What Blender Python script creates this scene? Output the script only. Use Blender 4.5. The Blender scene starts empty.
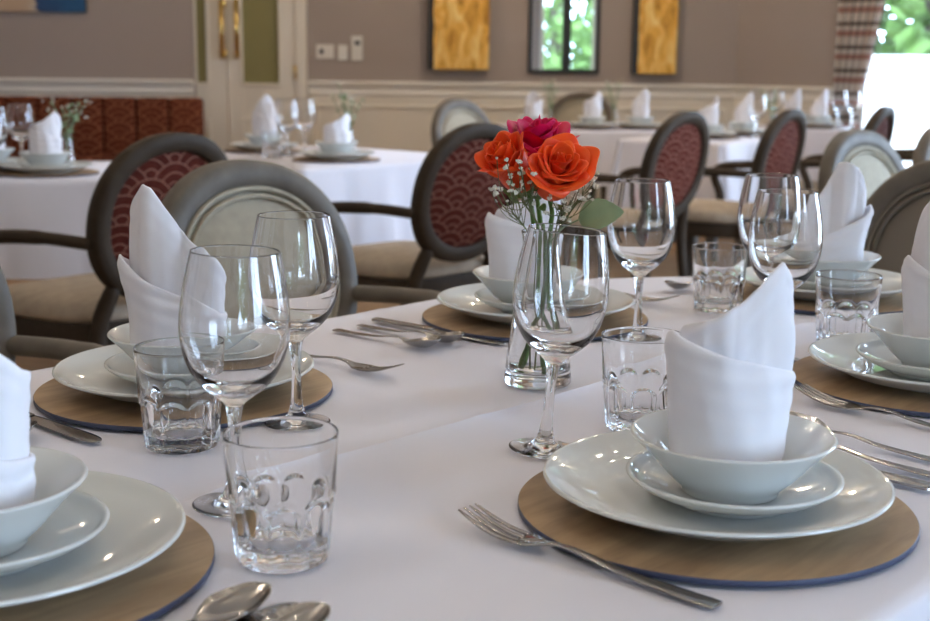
import bpy, bmesh, math, random
from mathutils import Vector, Matrix, noise
R = math.radians
PI = math.pi
scene = bpy.context.scene
col = scene.collection
random.seed(7)

# ------------------------------------------------------------------ helpers
def link(o, parent=None):
    col.objects.link(o)
    if parent is not None:
        o.parent = parent
    return o

def obj(name, bm, mat, parent=None, smooth=True, loc=None, rotz=None):
    me = bpy.data.meshes.new(name)
    bm.normal_update()
    bm.to_mesh(me)
    bm.free()
    mats = mat if isinstance(mat, (list, tuple)) else [mat]
    for m in mats:
        me.materials.append(m)
    if smooth:
        for p in me.polygons:
            p.use_smooth = True
    o = bpy.data.objects.new(name, me)
    link(o, parent)
    if loc is not None:
        o.location = loc
    if rotz is not None:
        o.rotation_euler = (0, 0, rotz)
    return o

def sharp(o, ang=35):
    me = o.data
    bm = bmesh.new(); bm.from_mesh(me)
    for e in bm.edges:
        if len(e.link_faces) == 2 and e.calc_face_angle(0) > R(ang):
            e.smooth = False
    bm.to_mesh(me); bm.free()
    return o

def tag(o, label=None, cat=None, group=None, kind=None):
    if label: o['label'] = label
    if cat: o['category'] = cat
    if group: o['group'] = group
    if kind: o['kind'] = kind
    return o

def empty(name, loc, rotz=0.0):
    o = bpy.data.objects.new(name, None)
    o.empty_display_size = .05
    link(o); o.location = loc; o.rotation_euler = (0, 0, rotz)
    return o

def dup(o, parent=None):
    c = o.copy(); link(c, parent)
    for k in ('label', 'group'):
        if parent is None and k in c: del c[k]
    for ch in list(o.children):
        dup(ch, c)
    return c

GROUPS = {'placemat': 'round placemats with navy edges', 'dinner_plate': 'pale dinner plates', 'side_plate': 'small plates under the bowls', 'bowl': 'bowls holding napkins',
          'napkin': 'folded white napkins', 'fork': 'forks on the dining table', 'spoon': 'spoons on the dining table', 'table_knife': 'table knives on the dining table', 'wine_glass': 'stemmed wine glasses',
          'tumbler': 'fluted tumblers', 'rose': 'roses in the vase', 'gypsophila_sprig': 'gypsophila sprigs in the vase', 'oval_back_armchair': 'oval-back chairs', 'restaurant_table': 'restaurant tables behind',
          'tablecloth': 'white tablecloths', 'gold_canvas': 'gold canvases on the wall', 'wall_mirror': 'black framed mirrors', 'light_switch': 'wall switches', 'wall_controller': 'wall switches',
          'bud_vase': 'bud vases on the tables behind', 'foliage_posy': 'posies in the bud vases'}
def put(o, loc, rotz=0.0, label=None, group=None, tilt=None):
    o.location = loc
    o.rotation_euler = (tilt[0], tilt[1], rotz) if tilt else (0, 0, rotz)
    if label: o['label'] = label
    if group: o['group'] = group
    return o

def add_box(bm, c, s, rot=None, bevel=0.0, seg=2):
    r = bmesh.ops.create_cube(bm, size=1.0)
    vs = r['verts']
    M = Matrix.Translation(c) @ (rot if rot is not None else Matrix.Identity(4)) @ Matrix.Diagonal((s[0], s[1], s[2], 1))
    bmesh.ops.transform(bm, matrix=M, verts=vs)
    if bevel > 0:
        es = list({e for v in vs for e in v.link_edges})
        bmesh.ops.bevel(bm, geom=es, offset=bevel, segments=seg, affect='EDGES', profile=.5)
    return bm

def box_bm(c, s, rot=None, bevel=0.0, seg=2):
    return add_box(bmesh.new(), c, s, rot, bevel, seg)

def grid_faces(bm, rows, close_u=False, close_v=False, flip=False):
    n = len(rows); m = len(rows[0])
    for i in range(n if close_u else n - 1):
        for j in range(m if close_v else m - 1):
            a, b = rows[i][j], rows[i][(j + 1) % m]
            c, d = rows[(i + 1) % n][(j + 1) % m], rows[(i + 1) % n][j]
            q = []
            for v in ((d, c, b, a) if flip else (a, b, c, d)):
                if v not in q: q.append(v)
            if len(q) >= 3:
                try: bm.faces.new(q)
                except ValueError: pass

def lathe(profile, seg=64, bm=None):
    """profile: list of (r, z) from outside bottom upward; outward normals for CCW going up the outside."""
    bm = bm or bmesh.new()
    rows = []
    for r, z in profile:
        if r < 1e-6:
            v = bm.verts.new((0, 0, z)); rows.append([v] * seg)
        else:
            rows.append([bm.verts.new((r * math.cos(2 * PI * k / seg), r * math.sin(2 * PI * k / seg), z)) for k in range(seg)])
    grid_faces(bm, rows, close_v=True)
    return bm

def smooth_profile(pts, n=4):
    """Catmull-Rom through (r,z) points"""
    P = [Vector((a, b, 0)) for a, b in pts]
    out = []
    for i in range(len(P) - 1):
        p0 = P[max(i - 1, 0)]; p1 = P[i]; p2 = P[i + 1]; p3 = P[min(i + 2, len(P) - 1)]
        for k in range(n):
            t = k / n
            q = .5 * ((2 * p1) + (-p0 + p2) * t + (2 * p0 - 5 * p1 + 4 * p2 - p3) * t * t + (-p0 + 3 * p1 - 3 * p2 + p3) * t ** 3)
            out.append((max(q.x, 0), q.y))
    out.append(pts[-1])
    return out

def spline(pts, n=6):
    P = [Vector(p) for p in pts]
    out = []
    for i in range(len(P) - 1):
        p0 = P[max(i - 1, 0)]; p1 = P[i]; p2 = P[i + 1]; p3 = P[min(i + 2, len(P) - 1)]
        for k in range(n):
            t = k / n
            out.append(.5 * ((2 * p1) + (-p0 + p2) * t + (2 * p0 - 5 * p1 + 4 * p2 - p3) * t * t + (-p0 + 3 * p1 - 3 * p2 + p3) * t ** 3))
    out.append(P[-1])
    return out

def add_tube(bm, pts, rad, seg=10, flat=1.0, cap=True, closed=False, up=None):
    """sweep an ellipse (rad, rad*flat) along pts; rad a number or list"""
    pts = [Vector(p) for p in pts]
    n = len(pts)
    rows = []
    prev = None
    for i, p in enumerate(pts):
        if closed: t = pts[(i + 1) % n] - pts[i - 1]
        else: t = pts[min(i + 1, n - 1)] - pts[max(i - 1, 0)]
        t.normalize()
        if up is not None: a = up
        elif prev is None: a = Vector((0, 0, 1)) if abs(t.z) < .9 else Vector((1, 0, 0))
        else: a = prev
        x = t.cross(a)
        if x.length < 1e-6: x = t.cross(Vector((0, 1, 0)))
        x.normalize(); y = x.cross(t).normalized(); prev = y
        r = rad[i] if isinstance(rad, (list, tuple)) else rad
        rows.append([bm.verts.new(p + x * (r * math.cos(2 * PI * k / seg)) + y * (r * flat * math.sin(2 * PI * k / seg))) for k in range(seg)])
    grid_faces(bm, rows, close_u=closed, close_v=True, flip=True)
    if cap and not closed:
        bm.faces.new(rows[0]); bm.faces.new(list(reversed(rows[-1])))
    return bm

def modify(o, solid=0.0, sub=0, off=0):
    if solid:
        m = o.modifiers.new('solid', 'SOLIDIFY'); m.thickness = solid; m.offset = off
    if sub:
        m = o.modifiers.new('sub', 'SUBSURF'); m.levels = sub; m.render_levels = sub
    return o

def interp(tab, x):
    if x <= tab[0][0]: return tab[0][1]
    for (a, b), (c, d) in zip(tab, tab[1:]):
        if x <= c:
            t = (x - a) / (c - a)
            return b + (d - b) * t
    return tab[-1][1]

# ------------------------------------------------------------------ materials
class NB:
    def __init__(self, name):
        self.m = bpy.data.materials.new(name); self.m.use_nodes = True
        self.t = self.m.node_tree; self.t.nodes.clear()
        self.out = self.t.nodes.new('ShaderNodeOutputMaterial')
        self.b = self.t.nodes.new('ShaderNodeBsdfPrincipled')
        self.t.links.new(self.b.outputs[0], self.out.inputs[0])
    def n(self, typ, **kw):
        x = self.t.nodes.new('ShaderNode' + typ)
        for k, v in kw.items(): setattr(x, k, v)
        return x
    def l(self, a, b): self.t.links.new(a, b)
    def set(self, **kw):
        for k, v in kw.items():
            k = k.replace('_', ' ')
            s = self.b.inputs[k]
            if isinstance(v, tuple) and len(v) == 3: v = (*v, 1)
            s.default_value = v
        return self
    def coord(self, scale=(1, 1, 1), kind='Object', rot=(0, 0, 0)):
        c = self.n('TexCoord'); mp = self.n('Mapping')
        mp.inputs['Scale'].default_value = scale; mp.inputs['Rotation'].default_value = rot
        self.l(c.outputs[kind], mp.inputs[0]); return mp.outputs[0]
    def noise(self, vec, scale, detail=3, rough=.5, dist=0):
        x = self.n('TexNoise'); x.inputs['Scale'].default_value = scale; x.inputs['Detail'].default_value = detail
        x.inputs['Roughness'].default_value = rough; x.inputs['Distortion'].default_value = dist
        if vec is not None: self.l(vec, x.inputs[0])
        return x.outputs[0]
    def ramp(self, fac, stops):
        x = self.n('ValToRGB'); cr = x.color_ramp
        while len(cr.elements) < len(stops): cr.elements.new(.5)
        for e, (p, c) in zip(cr.elements, stops): e.position = p; e.color = (*c, 1)
        self.l(fac, x.inputs[0]); return x.outputs[0]
    def bump(self, h, strength=.2, dist=.002):
        x = self.n('Bump'); x.inputs['Strength'].default_value = strength; x.inputs['Distance'].default_value = dist
        self.l(h, x.inputs['Height']); self.l(x.outputs[0], self.b.inputs['Normal'])
    def math(self, op, a, b=None, c=None):
        x = self.n('Math', operation=op)
        for i, v in enumerate((a, b, c)):
            if v is None: continue
            if isinstance(v, (int, float)): x.inputs[i].default_value = v
            else: self.l(v, x.inputs[i])
        return x.outputs[0]
    def mix(self, f, a, b):
        x = self.n('Mix', data_type='RGBA')
        for s, v in ((x.inputs[0], f), (x.inputs[6], a), (x.inputs[7], b)):
            if isinstance(v, tuple): s.default_value = (*v, 1)
            elif isinstance(v, (int, float)): s.default_value = v
            else: self.l(v, s)
        return x.outputs[2]
    def base(self, c): self.l(c, self.b.inputs['Base Color'])

def plain(name, colr, rough=.5, metal=0.0, spec=.5, bump=None, var=0.0, vscale=8, **kw):
    b = NB(name); b.set(Base_Color=colr, Roughness=rough, Metallic=metal, Specular_IOR_Level=spec, **kw)
    v = b.coord()
    if var:
        n = b.noise(v, vscale, 4)
        d = tuple(max(0, c * (1 - var)) for c in colr); u = tuple(min(1, c * (1 + var)) for c in colr)
        b.base(b.ramp(n, [(.3, d), (.7, u)]))
    if bump: b.bump(b.noise(v, bump[0], 4), bump[1], bump[2])
    return b.m

def linen(name, colr, weave=900, strength=.12):
    b = NB(name); b.set(Base_Color=colr, Roughness=.85, Specular_IOR_Level=.2, Sheen_Weight=.15, Sheen_Roughness=.5)
    v = b.coord()
    w1 = b.n('TexWave'); w1.inputs['Scale'].default_value = weave / 20; b.l(v, w1.inputs[0]); w1.bands_direction = 'X'
    w2 = b.n('TexWave'); w2.inputs['Scale'].default_value = weave / 20; b.l(v, w2.inputs[0]); w2.bands_direction = 'Y'
    wr = b.noise(v, 9, 3)
    h = b.math('ADD', b.math('MULTIPLY', b.math('ADD', w1.outputs[1], w2.outputs[1]), .02), wr)
    b.bump(h, strength, .012)
    return b.m

def scale_pattern(name, ground, line, s, plane='xz', rings=3, lw=.16):
    """overlapping fan scales woven into the cloth"""
    b = NB(name); b.set(Roughness=.85, Specular_IOR_Level=.1)
    c = b.n('TexCoord'); sp = b.n('SeparateXYZ'); b.l(c.outputs['Object'], sp.inputs[0])
    x = b.math('DIVIDE', sp.outputs[0], s); z = b.math('DIVIDE', sp.outputs[2], s)
    q = b.math('MULTIPLY', z, 4.0); row = b.math('FLOOR', q)
    y = b.math('MULTIPLY', b.math('FRACT', q), .25)
    par = b.math('MULTIPLY', b.math('FLOORED_MODULO', row, 2.0), .5)
    f = b.math('SUBTRACT', b.math('FRACT', b.math('ADD', x, par)), .5)
    f2 = b.math('SUBTRACT', .5, b.math('ABSOLUTE', f))
    d0 = b.math('SQRT', b.math('ADD', b.math('POWER', b.math('ABSOLUTE', f), 2.0), b.math('POWER', y, 2.0)))
    y1 = b.math('ADD', y, .25)
    d1 = b.math('SQRT', b.math('ADD', b.math('POWER', f2, 2.0), b.math('POWER', y1, 2.0)))
    k = b.math('LESS_THAN', d1, .5)
    d = b.math('ADD', b.math('MULTIPLY', k, d1), b.math('MULTIPLY', b.math('SUBTRACT', 1.0, k), d0))
    r = b.math('FRACT', b.math('MULTIPLY', d, rings * 2.0))
    ln = b.math('GREATER_THAN', r, 1 - lw * 2)
    n = b.noise(c.outputs['Object'], 60, 3)
    g = b.ramp(n, [(.3, tuple(v * .8 for v in ground)), (.7, tuple(v * 1.2 for v in ground))])
    b.base(b.mix(ln, g, line))
    b.bump(n, .15, .003)
    return b.m

def wood(name, c1, c2, scale=(3, 40, 40), rough=.5, ring=4.0):
    b = NB(name); b.set(Roughness=rough, Specular_IOR_Level=.35)
    v = b.coord(scale)
    n = b.noise(v, ring, 6, .6, .6)
    n2 = b.noise(b.coord((8, 8, 8)), 1.2, 3)
    f = b.math('ADD', b.math('MULTIPLY', n, .75), b.math('MULTIPLY', n2, .25))
    b.base(b.ramp(f, [(.35, c1), (.62, c2)]))
    b.bump(n, .12, .001)
    return b.m

def glassy(name, colr=(1, 1, 1), rough=0.0, ior=1.5):
    b = NB(name); b.set(Base_Color=colr, Roughness=rough, Transmission_Weight=1.0, IOR=ior)
    return b.m

M = {}
M['cloth'] = linen('white_table_linen', (.79, .78, .845), 9000)
M['napkin'] = linen('white_napkin_linen', (.86, .86, .915), 9000, .10)
M['porcelain'] = plain('glazed_porcelain', (.71, .735, .725), .04, 0, .5)
M['mat_wood'] = wood('placemat_wood', (.235, .150, .082), (.42, .285, .16), (2.2, 16, 16), .42, 2.2)
M['navy'] = plain('navy_edge', (.045, .06, .12), .5)
M['steel'] = plain('cutlery_steel', (.40, .385, .37), .10, 1.0)
M['glass'] = glassy('clear_glass', (1, 1, 1), 0.0, 1.5)
M['water'] = glassy('vase_water', (1, 1, 1), 0.0, 1.33)
M['frame'] = plain('taupe_chair_wood', (.140, .122, .100), .5, 0, .25, var=.15, vscale=20)
M['seat'] = plain('beige_seat_cloth', (.42, .35, .27), .85, 0, .2, (300, .2, .002), .1, 30)
M['pad'] = plain('oatmeal_back_cloth', (.40, .36, .28), .85, 0, .2, (300, .2, .002), .08, 40)
M['redback'] = scale_pattern('red_fan_cloth', (.078, .015, .009), (.23, .105, .075), .150, lw=.085)
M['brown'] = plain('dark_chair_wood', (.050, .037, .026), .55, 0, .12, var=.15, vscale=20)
M['banq'] = scale_pattern('banquette_fan_cloth', (.105, .024, .012), (.36, .14, .075), .22, lw=.10)
M['wall'] = plain('mauve_wall_paint', (.37, .315, .285), .8, 0, .2, (120, .05, .001))
M['cream'] = plain('cream_panel_paint', (.77, .72, .63), .5, 0, .4)
M['ceil'] = plain('ceiling_paint', (.85, .84, .82), .9)
M['floor'] = wood('oak_floor', (.26, .165, .095), (.40, .27, .165), (1.2, 9, 9), .45, 2.0)
M['dark'] = plain('black_lacquer', (.012, .012, .012), .35)
M['rail'] = plain('white_rail_paint', (.84, .81, .75), .45, 0, .4)
M['brass'] = plain('polished_brass', (.80, .58, .20), .22, 1.0)
M['plastic'] = plain('white_switch_plastic', (.75, .73, .68), .35)
M['grey'] = plain('grey_socket_plate', (.22, .21, .2), .4, .5)
M['screen'] = plain('dark_button', (.05, .05, .06), .3)
M['doorglass'] = plain('olive_door_blind', (.24, .215, .085), .35)
M['mirror'] = plain('mirror_glass', (.92, .93, .92), .015, 1.0)
M['stem'] = plain('rose_stem', (.10, .20, .035), .5, var=.25, vscale=30)
M['leaf'] = plain('rose_leaf', (.23, .33, .18), .45, 0, .5, (60, .2, .002), .2, 25)
M['sepal'] = plain('rose_sepal', (.11, .2, .04), .5)
M['breath'] = plain('gypsophila_white', (.80, .80, .70), .8)
M['twig'] = plain('gypsophila_twig', (.13, .15, .06), .7)
M['terrace'] = plain('pale_terrace', (.62, .60, .56), .9)
M['foliage'] = plain('garden_leaf', (.13, .22, .06), .6, 0, .3, None, .5, 3)
M['rubber'] = plain('twig_dark', (.08, .06, .04), .7)

def petal_mat(name, c_in, c_out):
    b = NB(name); b.set(Roughness=.5, Specular_IOR_Level=.3, Subsurface_Weight=.25, Subsurface_Scale=.008, Sheen_Weight=.03)
    b.b.inputs['Subsurface Radius'].default_value = (1.0, .3, .1)
    n = b.noise(b.coord(), 45, 3)
    b.base(b.ramp(n, [(.3, c_in), (.72, c_out)]))
    b.bump(b.noise(b.coord(), 160, 2), .12, .0015)
    return b.m
M['orange'] = petal_mat('orange_petal', (.86, .050, .006), (.92, .105, .012))
M['magenta'] = petal_mat('magenta_petal', (.52, .001, .065), (.70, .008, .13))

def gold_mat():
    b = NB('gold_leaf'); b.set(Roughness=.40, Metallic=.35)
    v = b.coord((3, 3, 1.2))
    n = b.noise(v, 4, 8, .65, 1.2)
    b.base(b.ramp(n, [(.36, (.45, .20, .025)), (.5, (.88, .48, .08)), (.66, (1.0, .74, .28))]))
    b.bump(n, .6, .03)
    return b.m
M['gold'] = gold_mat()

def painting_mat():
    b = NB('abstract_painting'); b.set(Roughness=.6)
    v = b.coord((1, 1, 2.2))
    sx_ = b.n('SeparateXYZ'); b.l(v, sx_.inputs[0])
    n = b.math('ADD', b.math('MULTIPLY', b.noise(v, 2.6, 4, .55, .8), .5), b.math('MULTIPLY_ADD', sx_.outputs[0], 1.3, .21))
    b.base(b.ramp(n, [(.40, (.50, .36, .25)), (.49, (.55, .45, .35)), (.52, (.02, .06, .17)), (.75, (.015, .09, .22))]))
    return b.m
M['painting'] = painting_mat()

def plaid_mat():
    b = NB('plaid_curtain_cloth'); b.set(Roughness=.9, Specular_IOR_Level=.1)
    c = b.n('TexCoord'); sp = b.n('SeparateXYZ'); b.l(c.outputs['UV'], sp.inputs[0])
    def band(src, per, off, wd):
        f = b.math('FRACT', b.math('ADD', b.math('DIVIDE', src, per), off))
        return b.math('LESS_THAN', f, wd)
    u, v = sp.outputs[0], sp.outputs[1]
    cl = b.mix(b.math('MULTIPLY', band(v, .145, 0.0, .26), .75), (.70, .66, .60), (.32, .10, .07))
    cl = b.mix(b.math('MULTIPLY', band(v, .145, .55, .18), .85), cl, (.06, .05, .045))
    cl = b.mix(b.math('MULTIPLY', band(u, .07, 0.0, .20), .6), cl, (.10, .08, .07))
    cl = b.mix(b.math('MULTIPLY', band(u, .07, .5, .25), .35), cl, (.42, .20, .12))
    b.base(cl); return b.m
M['plaid'] = plaid_mat()

# ------------------------------------------------------------------ table frame of reference
ZT = .75                                   # table top height
def W(u, n, z=0.0):                        # dining-table axes (u along, n across) to room
    return Vector((.682 * u - .731 * n, .731 * u + .682 * n, ZT + z))
AU = math.atan2(.731, .682)                # heading of the long axis
CAMH = ZT + .373

# ------------------------------------------------------------------ the room
def struct(name, bm, mat, smooth=False, parent=None):
    o = obj(name, bm, mat, parent, smooth=smooth)
    if parent is None: o['kind'] = 'structure'
    return o

CEIL = 2.75
BACK = 9.2
struct('floor', box_bm((0, 3, -.05), (13, 16, .1)), M['floor'])
struct('ceiling', box_bm((0, 2.6, CEIL + .05), (9.4, 14.0, .1)), M['ceil'])

def wall(name, p0, p1, th, openings=(), z1=CEIL, mat=None, low=None, z0=0.0):
    """wall from p0 to p1 (interior on the left of p0->p1), openings: (t0, t1, z0, z1) in metres along"""
    p0 = Vector((*p0, 0)); p1 = Vector((*p1, 0)); d = p1 - p0; L = d.length; d.normalize()
    a = math.atan2(d.y, d.x); rot = Matrix.Rotation(a, 4, 'Z')
    nrm = Vector((d.y, -d.x, 0))           # outside
    bm = bmesh.new()
    def seg(t0, t1, za, zb):
        if t1 - t0 < 1e-3 or zb - za < 1e-3: return
        c = p0 + d * ((t0 + t1) / 2) + nrm * (th / 2); c.z = (za + zb) / 2
        add_box(bm, c, (t1 - t0, th, zb - za), rot)
    t = 0
    for (a0, a1, b0, b1) in openings:
        seg(t, a0, z0, z1); seg(a0, a1, z0, b0); seg(a0, a1, b1, z1); t = a1
    seg(t, L, z0, z1)
    return struct(name, bm, mat or M['wall']), p0, d, rot, nrm

wins = []
def window(name, p0, d, rot, nrm, t0, t1, z0, z1, bars=1):
    bm = bmesh.new(); w = .06
    def seg(a, b, za, zb, dep=.05):
        c = p0 + d * ((a + b) / 2) + nrm * .06; c.z = (za + zb) / 2
        add_box(bm, c, (b - a, dep, zb - za), rot, .004, 1)
    seg(t0, t0 + w, z0, z1); seg(t1 - w, t1, z0, z1); seg(t0 + w, t1 - w, z0, z0 + w); seg(t0 + w, t1 - w, z1 - w, z1)
    for k in range(bars):
        m = t0 + (t1 - t0) * (k + 1) / (bars + 1); seg(m - .035, m + .035, z0 + w, z1 - w, .045)
    f = struct(name, bm, M['cream'])
    bm = bmesh.new(); c = p0 + d * ((t0 + t1) / 2) + nrm * .06; c.z = (z0 + z1) / 2
    add_box(bm, c, (t1 - t0 - 2 * w, .006, z1 - z0 - 2 * w), rot)
    g = obj('window_pane', bm, M['winglass'], f, smooth=False)
    wins.append((c.copy(), nrm.copy(), t1 - t0 - .1, z1 - z0 - .1))
    return f
def pane_mat():
    b = NB('window_glass'); b.t.nodes.remove(b.b)
    tr = b.n('BsdfTransparent'); gl = b.n('BsdfGlossy'); gl.inputs['Roughness'].default_value = .0
    fr = b.n('Fresnel'); fr.inputs[0].default_value = 1.45; mx = b.n('MixShader')
    b.l(fr.outputs[0], mx.inputs[0]); b.l(tr.outputs[0], mx.inputs[1]); b.l(gl.outputs[0], mx.inputs[2]); b.l(mx.outputs[0], b.out.inputs[0])
    return b.m
M['winglass'] = pane_mat()

# polygon of the room, counter-clockwise seen from above
BX = (1.87, BACK); BE = (2.46, 8.5)
bd = (Vector(BE) - Vector(BX)).normalized()
BZ = Vector(BX) + bd * 3.0
RX = BZ.x
wall('wall_back', BX, (-4.4, BACK), .15)
w_, p0, d, rot, nrm = wall('wall_right', tuple(BZ), BX, .15, [(.15, 2.06, .25, 2.45)])
window('window_1', p0, d, rot, nrm, .15, 2.06, .25, 2.45, 1)
w_, p0, d, rot, nrm = wall('wall_east', (RX, -3.6), (RX, BZ.y), .15, [(1.1, 3.0, .3, 2.45), (6.4, 8.6, .3, 2.45)])
window('window_2', p0, d, rot, nrm, 1.1, 3.0, .3, 2.45, 1)
window('window_3', p0, d, rot, nrm, 6.4, 8.6, .3, 2.45, 1)
w_, p0, d, rot, nrm = wall('wall_south', (-4.4, -3.6), (RX, -3.6), .15, [(5.6, 7.4, .35, 2.45)])
window('window_4', p0, d, rot, nrm, 5.6, 7.4, .35, 2.45, 1)
wall('wall_west', (-4.4, BACK), (-4.4, -3.6), .15)
# pier on which the banquette stands: slightly proud of the door wall
PIERX = -1.885
PY = BACK - .10
struct('wall_left', box_bm(((-4.4 + PIERX) / 2, BACK - .05, CEIL / 2), (PIERX + 4.4, .10, CEIL)), M['wall'])

def moulding(p0, p1, out, prof):
    """extrude a profile of (depth, z) from p0 to p1"""
    bm = bmesh.new(); p0 = Vector((*p0, 0)); p1 = Vector((*p1, 0)); o = Vector((*out, 0))
    rows = [[bm.verts.new(p + o * a + Vector((0, 0, z))) for a, z in prof] for p in (p0, p1)]
    grid_faces(bm, rows, close_v=True)
    bm.faces.new(rows[0]); bm.faces.new(list(reversed(rows[1])))
    bmesh.ops.recalc_face_normals(bm, faces=bm.faces)
    return bm
RAIL = [(0, .885), (.012, .885), (.02, .90), (.014, .915), (.014, .935), (.022, .945), (.036, .955), (.044, .972), (.040, .985), (0, .985)]
ni = Vector((bd.y, -bd.x)) * 1.0
ni = Vector((-abs(bd.y), -abs(bd.x)))     # into the room
DX0, DX1 = -1.105, 1.87                    # back wall between door and corner
struct('trim_1', moulding((PIERX, PY), (-4.4, PY), (0, -1), RAIL), M['rail'])
struct('trim_2', moulding((DX0, BACK), (DX1, BACK), (0, -1), RAIL), M['rail'])
struct('trim_3', moulding(BX, tuple(Vector(BX) + bd * .92), tuple(ni), RAIL), M['rail'])
def panel_skin(name, p0, p1, out, n):
    """cream wainscot below the rail with framed panels"""
    p0 = Vector((*p0, 0)); p1 = Vector((*p1, 0)); o = Vector((*out, 0)).normalized(); d = p1 - p0; L = d.length; d.normalize()
    rot = Matrix.Rotation(math.atan2(d.y, d.x), 4, 'Z'); bm = bmesh.new()
    c = p0 + d * L / 2 + o * .003; add_box(bm, (c.x, c.y, .4425), (L, .006, .885), rot)
    w = L / n
    for k in range(n):
        a, b = k * w + .05, (k + 1) * w - .05
        for (ta, tb, za, zb) in ((a, b, .80, .82), (a, b, .14, .16), (a, a + .02, .16, .80), (b - .02, b, .16, .80)):
            q = p0 + d * ((ta + tb) / 2) + o * .013
            add_box(bm, (q.x, q.y, (za + zb) / 2), (tb - ta, .014, zb - za), rot, .004, 1)
    struct(name, bm, M['cream'])
panel_skin('trim_4', (DX0, BACK), (DX1 - .012, BACK), (0, -1), 3)
panel_skin('trim_5', tuple(Vector(BX) + ni * .012), tuple(Vector(BX) + bd * .92), tuple(ni), 1)
panel_skin('trim_6', (-4.39, PY), (PIERX, PY), (0, -1), 3)
struct('baseboard_back', box_bm(((DX0 + DX1) / 2, BACK - .012, .06), (DX1 - DX0 - .04, .02, .12), None, .004), M['cream'])

# double door in the back wall: a narrow leaf beside a wide one
def door_leaf(name, xa, xb, gx0, gx1, hx):
    y = BACK - .02
    bm = bmesh.new()
    zb, zt = .965, 2.10
    def seg(a, b, za, zc, dep=.04): add_box(bm, ((a + b) / 2, y, (za + zc) / 2), (b - a, dep, zc - za), None, .003, 1)
    seg(xa, gx0, .01, 2.28); seg(gx1, xb, .01, 2.28); seg(gx0, gx1, .01, zb); seg(gx0, gx1, zt, 2.28)
    o = struct(name, bm, M['cream'])
    bm = bmesh.new(); add_box(bm, ((gx0 + gx1) / 2, y + .005, (zb + zt) / 2), (gx1 - gx0, .008, zt - zb)); obj('door_pane', bm, M['doorglass'], o, smooth=False)
    bm = bmesh.new()
    for (a, b, za, zc) in ((gx0 - .02, gx1 + .02, zb - .02, zb), (gx0 - .02, gx0, zb, zt), (gx1, gx1 + .02, zb, zt)):
        add_box(bm, ((a + b) / 2, y - .026, (za + zc) / 2), (b - a, .014, zc - za), None, .003, 1)
    obj('glazing_bead', bm, M['cream'], o, smooth=False)
    bm = bmesh.new(); a, b = gx0 - .02, gx1 + .02
    for (xa_, xb_, za, zc) in ((a, b, .70, .72), (a, b, .18, .20), (a, a + .02, .20, .70), (b - .02, b, .20, .70)):
        add_box(bm, ((xa_ + xb_) / 2, y - .026, (za + zc) / 2), (xb_ - xa_, .014, zc - za), None, .003, 1)
    obj('door_panel_frame', bm, M['cream'], o, smooth=False)
    bm = bmesh.new()
    add_tube(bm, [(hx, y - .075, 1.13), (hx, y - .075, 1.53)], .017, 12)
    for z in (1.16, 1.50):
        add_tube(bm, [(hx, y - .02, z), (hx, y - .075, z)], .009, 10)
        add_box(bm, (hx, y - .026, z), (.05, .01, .05), None, .003, 1)
    obj('door_handle', bm, M['brass'], o)
    return o
door_leaf('door_1', -1.885, -1.668, -1.875, -1.805, -1.688)
door_leaf('door_2', -1.662, -1.190, -1.555, -1.305, -1.585)
bm = bmesh.new()
add_box(bm, (-1.150, BACK - .03, 1.16), (.075, .06, 2.32), None, .005)
add_box(bm, (-1.52, BACK - .03, 2.33), (.76, .06, .08), None, .005)
struct('trim_7', bm, M['cream'])
bm = bmesh.new()
for z in (.35, 1.04, 1.9): add_tube(bm, [(-1.190, BACK - .055, z - .05), (-1.190, BACK - .055, z + .05)], .011, 10)
obj('door_hinge', bm, M['brass'], bpy.data.objects['door_2'])

# garden outside the windows
o = struct('ground_terrace', box_bm((2, 3, -.32), (44, 44, .3)), M['terrace'])
def bush(name, loc, rad, h, n, label, group):
    rnd = random.Random(hash(loc) & 0xffff)
    bm = bmesh.new()
    for k in range(n):
        a = rnd.uniform(0, 2 * PI); c = rnd.uniform(-1, 1); rr = rnd.uniform(.45, 1) ** .5
        s = math.sqrt(1 - c * c)
        p = Vector((rad * rr * s * math.cos(a), rad * rr * s * math.sin(a), h * .5 + h * .5 * rr * c))
        L = rnd.uniform(.09, .18) * rad
        ax = Vector((rnd.gauss(0, 1), rnd.gauss(0, 1), rnd.gauss(.4, .6))).normalized()
        sd = ax.cross(Vector((rnd.gauss(0, 1), rnd.gauss(0, 1), rnd.gauss(0, 1)))).normalized() * L * .4
        up = sd.cross(ax).normalized() * L * .12
        q = [p, p + ax * L * .5 + sd, p + ax * L + up, p + ax * L * .5 - sd]
        bm.faces.new([bm.verts.new(v) for v in q])
    e = empty(name, loc); tag(e, label, 'tree', group)
    obj('crown', bm, M['foliage'], e, smooth=False)
    bm = bmesh.new(); add_tube(bm, [(0, 0, -.4), (.03, 0, h * .25), (0, .05, h * .6)], [.12 * rad, .09 * rad, .05 * rad], 8); obj('trunk', bm, M['rubber'], e)
    return e
struct('wall_garden', box_bm((5.2, 10.9, .50), (6.4, .22, 1.42), None, .01), plain('white_garden_wall', (.85, .84, .80), .9))
bush('garden_tree', (4.6, 13.2, -.9), 2.1, 6.0, 5000, 'green leafy garden tree seen through the bright window beyond the plaid curtain', None)
for i, (x, y, r_, h_) in enumerate(((-3.2, -12.5, 2.0, 4.5), (1.9, -10.0, 2.1, 4.6), (6.4, -11.0, 2.0, 4.4))):
    bush('garden_tree', (x, y, .3), r_, h_, 2400, 'green garden tree reflected in the black framed mirrors', 'trees reflected in the mirrors')

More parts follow.
